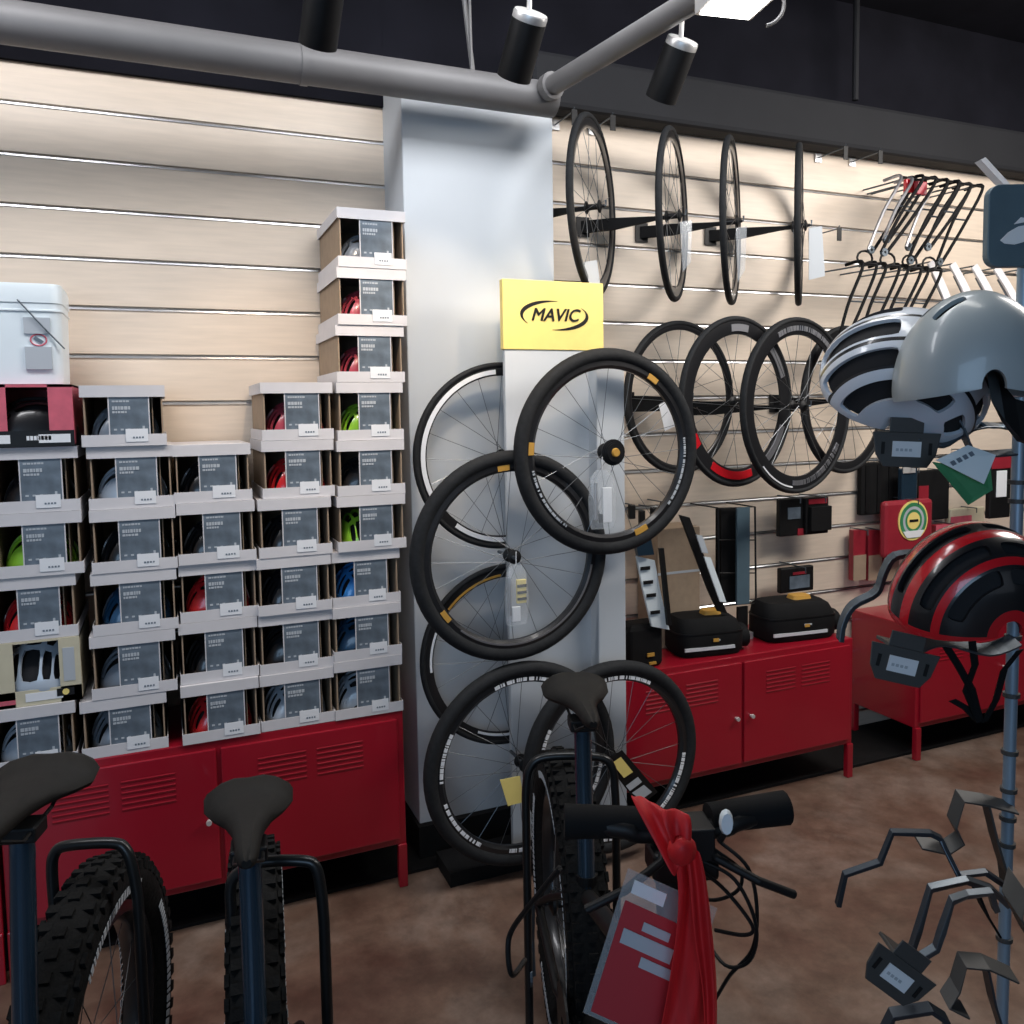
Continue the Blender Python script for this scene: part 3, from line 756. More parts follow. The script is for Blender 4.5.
t = pack(884, 934, 500, 556, -.16, m_redcard, 'red pack with a round yellow and green badge', extra=[], dep=.04, bev=.02)
W_ = P(934, 556, -.16).x-P(884, 556, -.16).x; H_ = P(909, 500, -.16).z-P(909, 556, -.16).z
Tb = Matrix.Translation((W_*.55, 0, H_*.63))
ringd = lambda r, o: [(0, -o), (r, -o), (r, 0), (0, 0)]
bd = MB().lathe(ringd(.098, .004), 36, T=Tb, closed=False).build('badge', m_yellow, t)
MB().lathe(ringd(.088, .006), 36, T=Tb, closed=False).build('badge_ring', m_green, bd)
MB().lathe([(.056, -.0065), (.070, -.0065), (.070, -.005), (.056, -.005)], 30, T=Tb).build('badge_arc', m_dimwhite, bd)
MB().lathe(ringd(.042, .007), 30, T=Tb, closed=False).build('badge_centre', m_yellow, bd)
MB().box(-.028, .028, -.009, -.007, -.006, .006, T=Tb).build('badge_print', m_black, bd)
MB().prism([(-.07, -.05), (.07, -.05), (.045, -.083), (-.045, -.083)], -.0085, -.006, T=Tb).build('badge_band', m_white, bd)
pack(902, 918, 468, 502, -.14, m_bluetube, 'small navy tool hanging above the round badge', nm='pump_tool', cat='tool', extra=[('silver_clip', m_silver, (.0, .8, .85, 1.1), .006)])
pack(918, 950, 470, 520, -.06, m_mattblack, 'dark pack with a red edge left of the paper tags', extra=[('red_edge', m_redcard, (0, .3, .1, .7), .004)])
pack(950, 985, 508, 545, -.06, m_cream, 'pale card pack under the green paper tag', extra=[('pink_print', m_pinkred, (0, .6, .5, .8), .003)])
pack(935, 960, 524, 560, -.10, m_redcard, 'small red pack right of the round badge pack', extra=[('header', m_pinkred, (0, 1, .8, 1), .003)])
pack(990, 1012, 452, 518, -.30, m_black, 'black glove pack with a red top and white label beside the rack pole', extra=[('red_top', m_redcard, (.0, 1, .75, 1), .005), ('white_label', m_white, (.25, .75, .32, .72), .005)])
# Kraft carton behind the mudguards
def boxthing(nm, px0, px1, py0, py1, y, dep, m, label, cat, rest=None):
    a = P(px0, py1, y); c = P(px1, py0, y); zt_ = P((px0+px1)/2, py0, y).z; zb_ = rest if rest is not None else P((px0+px1)/2, py1, y).z
    t = empty(nm, (a.x, y, zb_), 0, label, cat)
    MB().box(0, c.x-a.x, 0, dep, 0, zt_-zb_).build('carton_body', m, t, bevel=.003)
    MB().box(0, c.x-a.x, -.001, 0, (zt_-zb_)*.62, (zt_-zb_)*.64).build('tape_seam', m_dimwhite, t)
boxthing('carton', 658, 700, 528, 640, -.20, .16, m_kraft, 'brown carton standing on the cabinet behind the mudguards', 'carton', CT+.001)

# wire display rack with dark panel
yb = -.22
t = empty('wire_rack', P(735, 640, yb), 0, 'black wire rack with a tall slate panel hanging above the bags', 'rack')
o = t.location
b = MB()
fr = [P(718, 508, yb), P(755, 507, yb), P(756, 603, yb), P(719, 606, yb)]
b.tube([q-o for q in fr], .0045, 6, closed=True)
for y_ in (540, 573): b.tube([P(719, y_, yb)-o, P(756, y_, yb)-o], .003, 6)
for a, c in ((718, 508), (755, 507)): 
    q = P(a, c, yb); b.tube([q-o, Vector((q.x, -.022, q.z))-o], .0035, 6)
b.build('wire_frame', m_black, t)
q0, q1 = P(737, 605, yb-.02)-o, P(750, 507, yb-.02)-o
MB().box(q0.x, q1.x, q0.y, q0.y+.01, q0.z, q1.z).build('slate_panel', m_teal, t)
q0, q1 = P(721, 603, yb+.02)-o, P(737, 508, yb+.02)-o
MB().box(q0.x, q1.x, q0.y, q0.y+.04, q0.z, q1.z).build('side_panel', m_mattblack, t)
q0, q1 = P(738, 640, yb-.01)-o, P(748, 606, yb-.01)-o
MB().box(q0.x, q1.x, q0.y, q0.y+.012, CT-o.z+.02, q1.z).build('lower_post', m_black, t)
MB().box(q0.x-.015, q1.x+.02, q0.y-.01, q0.y+.02, CT-o.z+.0, CT-o.z+.03).build('chrome_foot', m_silver, t)

# trunk bags
def trunk_bag(x, y, L, W_, H_, rz, label):
    t = empty('trunk_bag', (x, y, CT+.001), rz, label, 'bag', 'black bicycle trunk bags on the cabinet')
    def ring(z_, sx, sy, ox=0):
        return [(ox+L/2*sx*math.copysign(abs(math.cos(a))**.45, math.cos(a)), W_/2*sy*math.copysign(abs(math.sin(a))**.45, math.sin(a)), z_) for a in [2*math.pi*(i+.5)/24 for i in range(24)]]
    MB().loft([ring(0, .92, .9), ring(.02, 1, 1), ring(H_*.55, 1, 1), ring(H_*.62, .99, .98), ring(H_*.9, .9, .86, -.01), ring(H_, .78, .7, -.015)]).build('bag_body', m_mattblack, t, smooth=True)
    MB().loft([ring(H_*.60, 1.012, 1.012), ring(H_*.64, 1.012, 1.012)]).build('zip_seam', m_black, t, smooth=True)
    MB().box(-L*.44, L*.30, -W_/2-.004, -W_/2+.004, .030, .043).build('reflective_strip', m_reflect, t)
    MB().box(L*.5-.004, L*.5+.004, -W_*.3, W_*.3, .055, .068).build('end_strip', m_reflect, t)
    MB().loft([ring(H_*.98, .28, .35, L*.1), ring(H_+.016, .24, .3, L*.1), ring(H_+.018, .1, .1, L*.1)]).build('orange_flap', m_orange, t, smooth=True)
    MB().box(-L*.02, L*.08, -W_/2-.003, -W_/2+.002, H_*.42, H_*.46).build('print', m_dimwhite, t)
    MB().box(-.006, .018, -W_/2-.004, -W_/2+.002, .062, .075).build('orange_badge', m_orange, t)
    sp = MB().loft([[(L/2*1.0+dx, W_*.33*math.cos(a), H_*.34+.05*math.sin(a)) for a in [2*math.pi*i/14 for i in range(14)]] for dx in (-.02, .028, .032)])
    sp.build('end_pocket', m_mattblack, t, smooth=True)
q = P(702, 640, -.28); trunk_bag(q.x, -.29, .30, .19, .155, R(-8), 'black trunk bag behind the right edge of the display wheels')
q = P(790, 620, -.26); trunk_bag(q.x, -.27, .36, .20, .165, R(-6), 'black trunk bag with white strip, farther right on the cabinet')
# black pannier left
t = empty('pannier', (P(640, 650, -.34).x, -.34, CT+.001), 0, 'black pannier with yellow tabs between the white post and the bags', 'bag')
MB().loft([[(sx*(.075*s_), -.0+sy*.05*s_, z_) for sx, sy in ((-1, -1), (1, -1), (1, 1), (-1, 1))] for z_, s_ in ((0, .92), (.02, 1), (.15, 1), (.175, .85))]).build('bag_body', m_mattblack, t, bevel=.012)
MB().box(.0, .032, -.056, -.050, .045, .058).build('yellow_tab', m_orange, t); MB().box(.01, .04, -.056, -.050, .012, .022).build('yellow_tab', m_orange, t)
# packaged mudguards
def strip_px(nm, pts, y, w0, m, label, cat, extra=(), thick=.012, y2=None):
    a = [P(p[0], p[1], y if y2 is None else y+(y2-y)*i/(len(pts)-1)) for i, p in enumerate(pts)]
    t = empty(nm, a[-1], 0, label, cat)
    MB().bar([q-a[-1] for q in a], w0, thick, (math.cos(.5), 0.0, -.25) if abs(a[0].x-a[-1].x) > .05 else (1, 0, 0)).build('strip', m, t, bevel=.002)
    return t, a[-1]
t, o = strip_px('packaged_mudguard', [(645, 558), (651, 590), (660, 628)], -.40, .085, m_pail, 'white packaged mudguard with black lettering leaning beside the post', 'mudguard')
v = MB()
for k, (px, py) in enumerate(((646, 568), (649, 582), (652, 595), (656, 612))):
    q = P(px, py, -.412)-o; v.box(q.x-.025, q.x+.018, q.y-.001, q.y+.001, q.z-.008, q.z+.006)
v.build('bold_lettering', m_black, t)
q = [P(661, 548, -.42)-o, P(669, 625, -.42)-o]; MB().bar(q, .018, .014, (1, 0, 0)).build('black_spine', m_black, t)
q = [P(645, 555, -.42)-o, P(640, 530, -.42)-o]; MB().bar(q, .07, .02, (1, 0, 0)).build('dark_header', m_bluetube, t)
t, o = strip_px('black_mudguard', [(684, 516), (697, 550), (712, 590), (722, 612)], -.36, .05, m_black, 'black and white diagonal mudguard leaning behind the left bag', 'mudguard')
q = [P(707, 557, -.385)-o, P(723, 602, -.385)-o]; MB().bar(q, .032, .006, (1, 0, -.2)).build('white_panel', m_pail, t)
q = [P(699, 535, -.385)-o, P(705, 553, -.385)-o]; MB().bar(q, .03, .006, (1, 0, -.2)).build('grey_panel', m_dimwhite, t)
for k, (px, py, w_, h_) in enumerate(((633, 512, .028, .06), (643, 520, .026, .08), (655, 516, .03, .07), (664, 508, .02, .05))):
    q = P(px, py, -.15); t = empty('hanging_clip', q, 0, 'small black clip hanging behind the top display wheel, %s' % ['leftmost', 'second', 'third', 'rightmost'][k], 'clip', 'small black clips on the slatwall')
    MB().box(-w_/2, w_/2, 0, .02, -h_/2, h_/2).build('clip_body', m_black, t, bevel=.004)
    MB().tube([(0, .01, h_/2), (0, .128, h_/2)], .003, 6).build('rod', m_grey, t)

# carrier racks hanging on the wall (upper right)
def carrier(px, py, L, tilt, y, label, accent=None, w_=.05, grp='carrier racks hanging on the slatwall', loop=False):
    q = P(px, py, y); t = empty('carrier_rack', q, 0, label, 'rack', grp)
    dx, dz_ = -math.sin(tilt)*L, -math.cos(tilt)*L
    for s in (-1, 1):
        a = Vector((s*w_, 0, 0)); e_ = Vector((dx+s*w_*.4, -.03, dz_))
        MB().tube(smoothpts([a+Vector((0, .1, .01)), a, a*.8+e_*.5, e_], 5), .0075, 6).build('stay', m_mattblack if s > 0 or not accent else accent, t, smooth=True)
    MB().tube([(-w_, 0, 0), (w_, 0, 0)], .006, 6).build('cross_bar', m_black, t)
    MB().tube([Vector((-w_*.7, 0, 0))+Vector((dx, -.03, dz_))*.45, Vector((w_*.7, 0, 0))+Vector((dx, -.03, dz_))*.45], .004, 6).build('cross_bar', m_grey, t)
    MB().lathe([(.006, -.006), (.018, -.006), (.018, .006), (.006, .006)], 14, T=Matrix.Translation((dx, -.03, dz_))).build('eyelet', m_grey, t)
    if loop:
        MB().tube([(w_*1.1*math.cos(R(a)), .03, .03+w_*.8*math.sin(R(a))) for a in range(0, 360, 30)], .005, 6, closed=True).build('loop', m_black, t, smooth=True)
    MB().tube([(0, .0, 0), (0, -y-.02, .01)], .004, 6).build('hook_rod', m_grey, t)
    return t
lst = [(908, 178, .42, 'with a red tip, leftmost', m_redbright), (919, 180, .36, 'with a red tip, second from the left', m_redcard), (930, 178, .46, 'third from the left', None),
       (942, 180, .40, 'silver sided, fourth from the left', m_greyrim), (954, 182, .48, 'fifth from the left', None), (965, 184, .40, 'sixth from the left', None), (977, 186, .46, 'rightmost', None)]
for k, (px, py, L, s_, ac) in enumerate(lst):
    t = carrier(px, py, L, R(36)+.04*(k % 3), -.28-.035*(k % 3), 'thin hanging carrier rack in the upper row, '+s_, m_greyrim if k in (0, 1, 3) else None, w_=.04)
    if k < 2: MB().box(-.03, .03, -.02, .0, -.07, -.01).build('red_tip', ac, t, bevel=.004)
for k, (px, py) in enumerate(((870, 264), (893, 266), (915, 268), (935, 270))):
    carrier(px, py, .42, R(28)+.04*k, -.33, 'looped black carrier rack in the lower row, '+['leftmost', 'second from the left', 'third from the left', 'rightmost'][k], None, w_=.04, loop=True)
# pale mudguards row, to the right
for k in range(5):
    a = P(930+k*22, 262+k*2, -.20); e_ = P(952+k*24, 312+k*2, -.34)
    t = empty('mudguard', a, 0, 'pale slanted mudguard in the right hand row, '+['leftmost', 'second', 'third', 'fourth', 'rightmost'][k], 'mudguard', 'pale mudguards on the slatwall')
    MB().bar(smoothpts([(0, 0, 0), (e_-a)*.5+Vector((0, 0, .012)), e_-a], 4), .05, .012, (.8, .1, .4)).build('guard_strip', m_lid, t, bevel=.003)
    MB().bar([Vector((.012, -.01, -.05)), (e_-a)*.9+Vector((.012, -.01, -.05))], .02, .02, (.8, .1, .4)).build('dark_stay', m_label, t)
    MB().tube([(0, 0, 0), (0, -a.y-.02, 0)], .004, 6).build('hook_rod', m_grey, t)

# ================================================================ HELMET RACK (right foreground)
def helmet_big(px, py, z, L, Wd, H, mats, label, yaw, pitch=0, roll=0, **k):
    t = empty('bike_helmet', Q(px, py, z), 0, label, 'helmet')
    t.rotation_euler = (roll, pitch, yaw)
    tp = k.get('taper', 0)
    me = helmet_mesh('shell', L, Wd, H, mats, nu=56, nv=48, **k)
    s_ = put('shell', me, t)
    put('liner', liner_mesh('liner', L*.93, Wd*.93, H*.93, tp), t)
    return t
CY_ = -th   # yaw so local X = image right
RZ = 1.55
pole_x = Q(1017, 500, RZ)
t = empty('helmet_rack', (pole_x.x, pole_x.y, 0), CY_, 'grey metal floor rack for helmets at the right edge with a slate sign on top', 'rack')
ro_ = t
inv = Matrix.Rotation(-CY_, 4, 'Z')
def RL(px, py, z=RZ): return inv @ (Q(px, py, z)-t.location)
top = RL(1019, 262)
MB().tube([(0, 0, .02), (0, 0, top.z)], .011, 14).build('pole', m_pole, t, smooth=True)
MB().lathe([(0, 0), (.22, 0), (.22, .012), (.03, .025), (0, .025)], 36, 'Z', closed=False).build('base', m_grey, t, smooth=True)
g = MB()
for py in (482, 501, 640, 700, 760, 800, 830, 858, 960): g.lathe([(.0112, -.004), (.015, -.004), (.015, .004), (.0112, .004)], 16, 'Z', T=Matrix.Translation((0, 0, RL(1016, py).z)))
g.build('pole_rings', m_greymatt, t)
# sign
a, c = RL(984, 268, 1.5), RL(1065, 186, 1.5)
def rr2(x0, x1, z0, z1, r, n=6):
    o = []
    for (cx2, cz2, a2) in ((x1-r, z1-r, 0), (x0+r, z1-r, 90), (x0+r, z0+r, 180), (x1-r, z0+r, 270)):
        for k in range(n+1): o.append((cx2+r*math.cos(R(a2+90*k/n)), cz2+r*math.sin(R(a2+90*k/n))))
    return o
sg = MB().prism(rr2(a.x, c.x, a.z, c.z, .022), a.y-.01, a.y+.008).build('sign_plate', m_teal, t, bevel=.002)
lc = RL(1022, 236, 1.48)
lg = MB().prism([(lc.x-.036, lc.z-.006), (lc.x-.022, lc.z+.008), (lc.x-.004, lc.z+.018), (lc.x+.02, lc.z+.022), (lc.x+.03, lc.z+.012), (lc.x+.012, lc.z+.008), (lc.x+.02, lc.z-.006), (lc.x-.01, lc.z-.014), (lc.x-.028, lc.z-.012)], a.y-.0118, a.y-.0105).build('sign_logo', m_white, sg)
MB().prism([(lc.x-.012, lc.z+.022), (lc.x+.0, lc.z+.034), (lc.x+.02, lc.z+.030), (lc.x+.012, lc.z+.026)], a.y-.0118, a.y-.0105).build('sign_logo_tip', m_white, sg)
def armpath(pts, w_, nm='support_arm', m=None, thick=.004, up=(0, 1, .3), sm=2):
    q = [RL(*p) for p in pts]; return MB().bar(smoothpts(q, 4) if sm == 2 else q, w_, thick, up).build(nm, m or (m_darksteel if nm == 'empty_holder' else m_grey), ro_, bevel=.001)
def tagplate(px, py, z, s_, tilt, nm='tag_plate'):
    c0 = RL(px, py, z); Tm = Matrix.Translation(c0) @ Matrix.Rotation(tilt, 4, 'Y')
    b = MB().prism([(-.062*s_, .028*s_), (.062*s_, .028*s_), (.055*s_, -.012*s_), (.04*s_, -.035*s_), (-.04*s_, -.035*s_), (-.055*s_, -.012*s_)], -.002, .002, T=Tm)
    b.box(-.032*s_, .03*s_, .0, .05, .026*s_, .032*s_, T=Tm).box(-.032*s_, .030*s_, -.001, .002, .028*s_, .055*s_, T=Tm)
    pl = b.build(nm, m_greymatt, ro_, bevel=.001)
    MB().box(-.026*s_, .026*s_, -.0035, -.002, -.016*s_, .012*s_, T=Tm).build('price_label', m_white, pl)
    v = MB()
    for k in range(4): v.box((-.020+k*.008)*s_, (-.015+k*.008)*s_, -.0045, -.0035, -.006*s_, -.001*s_, T=Tm)
    v.build('label_print', m_dimwhite, pl)
    for s2 in (-1, 1): MB().box(s2*.043*s_-.003, s2*.043*s_+.003, -.0032, -.002, -.012*s_, .010*s_, T=Tm).build('slot', m_black, pl)
tagplate(906, 448, 1.5, 1, R(3)); tagplate(902, 664, 1.45, 1, R(14))
tagplate(897, 976, 1.31, .95, R(38))
sb_ = [RL(980, 160, 1.55), RL(1004, 186, 1.52), RL(1019, 262, 1.55)]
MB().bar(sb_, .02, .01, (0, 1, 0)).build('sign_bracket', m_lid, ro_)
# arms (upper)
armpath([(1016, 452, 1.55), (975, 452, 1.53), (960, 425, 1.52), (945, 400, 1.52)], .03)
armpath([(1016, 430, 1.6), (990, 425, 1.56), (965, 430, 1.54), (940, 445, 1.53), (915, 437, 1.51)], .03)
armpath([(1016, 424, 1.58), (985, 426, 1.55), (970, 402, 1.53), (958, 380, 1.53)], .012, m=m_pole)
armpath([(925, 553, 1.62), (895, 556, 1.62), (884, 572, 1.62), (876, 592, 1.62), (853, 605, 1.62), (843, 622, 1.62), (840, 640, 1.62)], .02, thick=.01)
armpath([(1016, 640, 1.55), (985, 650, 1.52), (940, 640, 1.5), (915, 648, 1.47)], .04)
armpath([(1016, 545, 1.58), (975, 552, 1.6), (925, 553, 1.62)], .03)
# lower empty holders
armpath([(1012, 890, 1.5), (985, 872, 1.48), (958, 875, 1.46), (940, 838, 1.46), (930, 833, 1.46), (892, 832, 1.46), (880, 862, 1.46), (845, 874, 1.47), (838, 905, 1.48)], .012, nm='empty_holder', thick=.009, sm=1)
armpath([(940, 838, 1.46), (957, 872, 1.46), (962, 882, 1.46)], .012, nm='empty_holder', thick=.008, m=m_pole, sm=1)
armpath([(1014, 808, 1.58), (985, 800, 1.57), (960, 796, 1.56), (952, 822, 1.56), (960, 838, 1.56), (945, 848, 1.55), (918, 842, 1.55)], .035, nm='empty_holder', m=m_greymatt, sm=1)
armpath([(985, 800, 1.57), (994, 838, 1.57), (1003, 868, 1.57), (1006, 892, 1.57)], .035, nm='empty_holder', m=m_greymatt, sm=1)
for o1, zz in ((0, 1.42), (24, 1.36)):
    armpath([(1008-.5*o1, 905+o1*.2, zz+.08), (990, 888+o1*.15, zz+.05), (966, 880+o1*.6, zz+.03), (930+o1*.9, 888+o1*.5, zz), (918+o1, 930, zz), (912+o1, 948, zz), (898+o1*.6, 962, zz), (908, 985, zz-.02)], .014, nm='empty_holder', thick=.01, sm=1, m=m_grey)
armpath([(975, 888, 1.47), (984, 910, 1.47), (996, 930, 1.48)], .035, nm='empty_holder', m=m_mattblack, sm=1)
armpath([(1014, 975, 1.5), (985, 962, 1.5), (962, 960, 1.49), (955, 985, 1.48), (945, 1000, 1.47), (965, 1010, 1.47)], .035, nm='empty_holder', m=m_greymatt, sm=1)
armpath([(985, 965, 1.5), (992, 1000, 1.5), (1003, 1035, 1.5)], .032, nm='empty_holder', sm=1)
armpath([(880, 1040, 1.4), (892, 1014, 1.4), (930, 1008, 1.4), (945, 1018, 1.4), (952, 1045, 1.4)], .02, nm='empty_holder', sm=1, thick=.01)
armpath([(1018, 880, 1.45), (1012, 905, 1.42), (1030, 940, 1.42)], .06, nm='empty_holder', sm=1, m=m_greymatt)

# pale grey hard-shell helmet
helmet_big(972, 388, 1.42, .25, .215, .165, [m_shell['shellgrey']], 'pale grey smooth shell helmet under the slate sign', CY_+R(168), pitch=R(0), slots=True, taper=.05,
           slotfn=lambda u, v: (abs(v) < .05 or .25 < abs(v) < .32) and .30 < u < .42)
tag(MB().bar([Q(988, 380, 1.38), Q(1000, 400, 1.37), Q(1016, 420, 1.37), Q(1030, 424, 1.37)], .07, .012, (0, .2, 1)).build('helmet_pad', m_black), 'black ear pad hanging below the pale grey helmet', 'pad')
# white / black vented road helmet, tail towards the left
def road_slots(u, v):
    a = abs(v); return ((a < .10) or (.26 < a < .42) or (.58 < a < .74)) and ((.08 < u < .40) or (.50 < u < .68) or (.76 < u < .90))
h = helmet_big(902, 385, 1.60, .31, .25, .15, [m_shell['whiteblack'], m_shell['black']], 'white and black vented road helmet left of the grey one', CY_+R(168), pitch=R(-16), roll=R(-48), taper=.0, slotfn=road_slots,
           stripe=lambda u, v: 1 if (.12 < abs(v) < .16 or .42 < abs(v) < .46) else 0)
# red black glossy helmet
def rb_slots(u, v):
    a = abs(v); return ((a < .06) or (.28 < a < .40) or (.60 < a < .70)) and ((.14 < u < .44) or (.50 < u < .84))
h = helmet_big(974, 606, 1.48, .29, .21, .155, [m_shell['black'], m_redbright], 'glossy red and black vented helmet on the rack', CY_+R(182), pitch=R(3), roll=R(-14), taper=.10, slotfn=rb_slots,
           stripe=lambda u, v: 1 if (.09 < abs(v) < .20 or .46 < abs(v) < .54 or abs(v) > .90 or u < .06) else 0)
for k, pts in enumerate(([(942, 640), (958, 665), (972, 690), (980, 722)], [(972, 640), (975, 665), (966, 690), (980, 722)], [(1020, 650), (1004, 670), (996, 700), (984, 722)], [(952, 700), (966, 708), (980, 722)])):
    a = Q(*pts[0], 1.5); b = MB().bar([Q(px, py, 1.5-.004*i)-a for i, (px, py) in enumerate(pts)], .014, .003, (.8, -.2, .2)).build('chin_strap', m_mattblack, h)
    b.matrix_parent_inverse = (Matrix.Translation(h.location) @ h.rotation_euler.to_matrix().to_4x4()).inverted(); b.location = a
# paper tags
hang_card('paper_tag', [Q(932, 462, 1.45), Q(968, 505, 1.45), Q(992, 490, 1.45), Q(990, 470, 1.46)], m_green, 'green paper tag behind the white one under the grey helmet', 'tag')
o = hang_card('paper_tag', [Q(936, 460, 1.44), Q(968, 445, 1.44), Q(996, 455, 1.43), Q(984, 484, 1.43), ][:4], m_pail, 'white paper tag with dark lettering hanging under the grey helmet', 'tag')
v = MB()
for k in range(4): v.add([Q(950+k*6, 462-k*3, 1.435)-o.location, Q(954+k*6, 460-k*3, 1.435)-o.location, Q(957+k*6, 464-k*3, 1.434)-o.location, Q(953+k*6, 466-k*3, 1.434)-o.location], [(0, 1, 2, 3)])
v.build('tag_lettering', m_label, o)

# ================================================================ BIKES
def saddle(parent, x, z, L=.27, Wr=.15, tilt=0, stripe=None):
    rings = []; n = 16
    prof = [(-.5, .60, .020), (-.47, .86, .035), (-.40, 1.0, .045), (-.30, .98, .046), (-.18, .80, .042), (-.05, .52, .040), (.10, .34, .038), (.25, .27, .036), (.38, .24, .034), (.46, .19, .028), (.5, .10, .015)]
    for (t_, w_, h_) in prof:
        ring = []
        for k in range(n):
            a = 2*math.pi*k/n; cy_, sz = math.cos(a), math.sin(a)
            yy = Wr/2*w_*cy_
            zt_ = h_*.5*(sz if sz > 0 else sz*1.1)-abs(cy_)**2*.012*w_ - (.006*math.exp(-(cy_*3)**2) if sz > 0 else 0)
            ring.append((t_*L, yy, zt_+(.012 if t_ < -.3 else 0)))
        rings.append(ring)
    s_ = MB().loft(rings).build('saddle', m_saddle, parent, smooth=True, loc=(x, 0, z)); s_.rotation_euler = (0, tilt, 0)
    for y in (-.022, .022): MB().tube([(-.09, y*1.4, -.015), (-.06, y, -.042), (.05, y, -.045), (.10, y*.5, -.018)], .0035, 6).build('saddle_rail', m_black, s_)
    MB().box(-.025, .025, -.03, .03, -.062, -.036).build('rail_clamp', m_black, s_, bevel=.004)
    if stripe: MB().box(-.10, -.03, -Wr*.47, -Wr*.44, -.012, -.006).build('yellow_piping', m_yellow, s_)
    return s_
def bike(loc, yaw, label, sz=.95, sw=.15, bars=True, bx=.62, bz=1.0, bh=.2, text=True, stripe=False, Ro=.375, steer=0):
    t = empty('bicycle', loc, yaw, label, 'bicycle', 'bicycles parked in the foreground')
    # origin: floor point below saddle centre
    ax, fx_ = -.25, .92
    dec = [(m_dimwhite, 'tyre_lettering', Ro-.075, Ro-.055, [(-60, 60), (100, 170), (190, 250)], True)]
    for nm, x in (('rear_wheel', ax), ('front_wheel', fx_)):
        if x > 0 and not bars: continue
        add_wheel_parts(t, Ro, .052, .10, .03, tyremat=m_knob, nsp=16, hubr=.02, hubw=.05, loc=(x, 0, Ro), tname=nm)
        w_ = [c for c in t.children if c.name.split('.')[0] == nm][0]
        kb = MB()
        for k in range(60):
            a = 2*math.pi*k/60
            for yy, rr in ((-.030, Ro-.010), (0.0, Ro-.002), (.030, Ro-.010)):
                a2 = a+(.05 if yy == 0 else 0)
                kb.box(-.009, .009, -.010, .010, -.005, .006, T=Matrix.Rotation(a2, 4, 'Y') @ Matrix.Translation((0, yy, rr)))
            for s2 in (-1, 1):
                kb.box(-.010, .010, -.004, .004, -.008, .008, T=Matrix.Rotation(a+.05, 4, 'Y') @ Matrix.Translation((0, s2*.0475, Ro-.028)))
        kb.build('tread_knobs', m_knob, w_)
        if text:
            for s2 in (-1, 1):
                b = MB(); rr3 = random.Random(5)
                for (a0, a1) in ((-20, 42), (60, 118), (150, 215), (240, 300)):
                    xx = a0
                    while xx < a1:
                        wdt = rr3.uniform(1.2, 2.6)
                        b.lathe([(Ro-.074, s2*.0505), (Ro-.056, s2*.0522), (Ro-.056, s2*.0532), (Ro-.074, s2*.0516)], 2, a0=R(xx), a1=R(min(xx+wdt, a1)))
                        xx += wdt+1.0
                b.build('tyre_lettering', m_dimwhite if s2 < 0 or True else m_white, w_)
    BBp = Vector((.12, 0, .33)); ST = Vector((.03, 0, .60)); SC = Vector((0, 0, sz-.05))
    MB().tube([BBp, ST], .021, 14).build('seat_tube', m_bluetube, t, smooth=True)
    MB().tube([BBp+(ST-BBp)*.9, SC], .019, 14).build('seatpost', m_bluetube, t, smooth=True)
    MB().lathe([(.018, -.014), (.026, -.014), (.026, .014), (.018, .014)], 16, 'Z', T=Matrix.Translation(ST)).build('seat_clamp', m_black, t)
    HT, HB_ = Vector((bx-.05, 0, .86)), Vector((bx+.02, 0, .68))
    MB().tube([HB_, HT], .026, 14).build('head_tube', m_black, t, smooth=True)
    MB().tube([ST+Vector((0, 0, -.04)), HT-Vector((0, 0, .05))], .019, 12).build('top_tube', m_black, t, smooth=True)
    MB().tube([BBp, HB_], .030, 12).build('down_tube', m_black, t, smooth=True)
    for s2 in (-1, 1):
        MB().tube([BBp+Vector((0, s2*.03, 0)), Vector((ax+.28, s2*.068, .35)), Vector((ax, s2*.075, Ro))], .011, 10).build('chainstay', m_black, t, smooth=True)
        MB().tube([ST+Vector((0, s2*.02, -.03)), Vector((ax+.14, s2*.068, Ro+.10)), Vector((ax, s2*.075, Ro))], .009, 10).build('seatstay', m_black, t, smooth=True)
    cr_ = MB()
    cr_.lathe([(.02, -.07), (.085, -.07), (.085, -.065), (.02, -.065)], 32, T=Matrix.Translation(BBp))
    cr_.tube([BBp+Vector((0, -.08, 0)), BBp+Vector((.10, -.085, -.13))], .010, 8).tube([BBp+Vector((0, .08, 0)), BBp+Vector((-.10, .085, .13))], .010, 8)
    cr_.build('crankset', m_black, t)
    for s2 in (-1, 1): MB().box(-.045, .045, -.04, .04, -.01, .01, T=Matrix.Translation(BBp+Vector((-s2*.10, s2*.13, s2*.13)))).build('pedal', m_black, t, bevel=.004)
    dr = MB().lathe([(.012, -.008), (.03, -.008), (.03, 0), (.012, 0)], 14, T=Matrix.Translation((ax+.01, -.095, Ro-.09)))
    dr.tube([(ax, -.09, Ro), (ax+.01, -.095, Ro-.09), (ax+.03, -.095, Ro-.17)], .008, 8).lathe([(.012, -.006), (.025, -.006), (.025, 0), (.012, 0)], 14, T=Matrix.Translation((ax+.03, -.098, Ro-.17)))
    dr.build('derailleur', m_grey, t)
    saddle(t, 0, sz, Wr=sw, stripe=stripe)
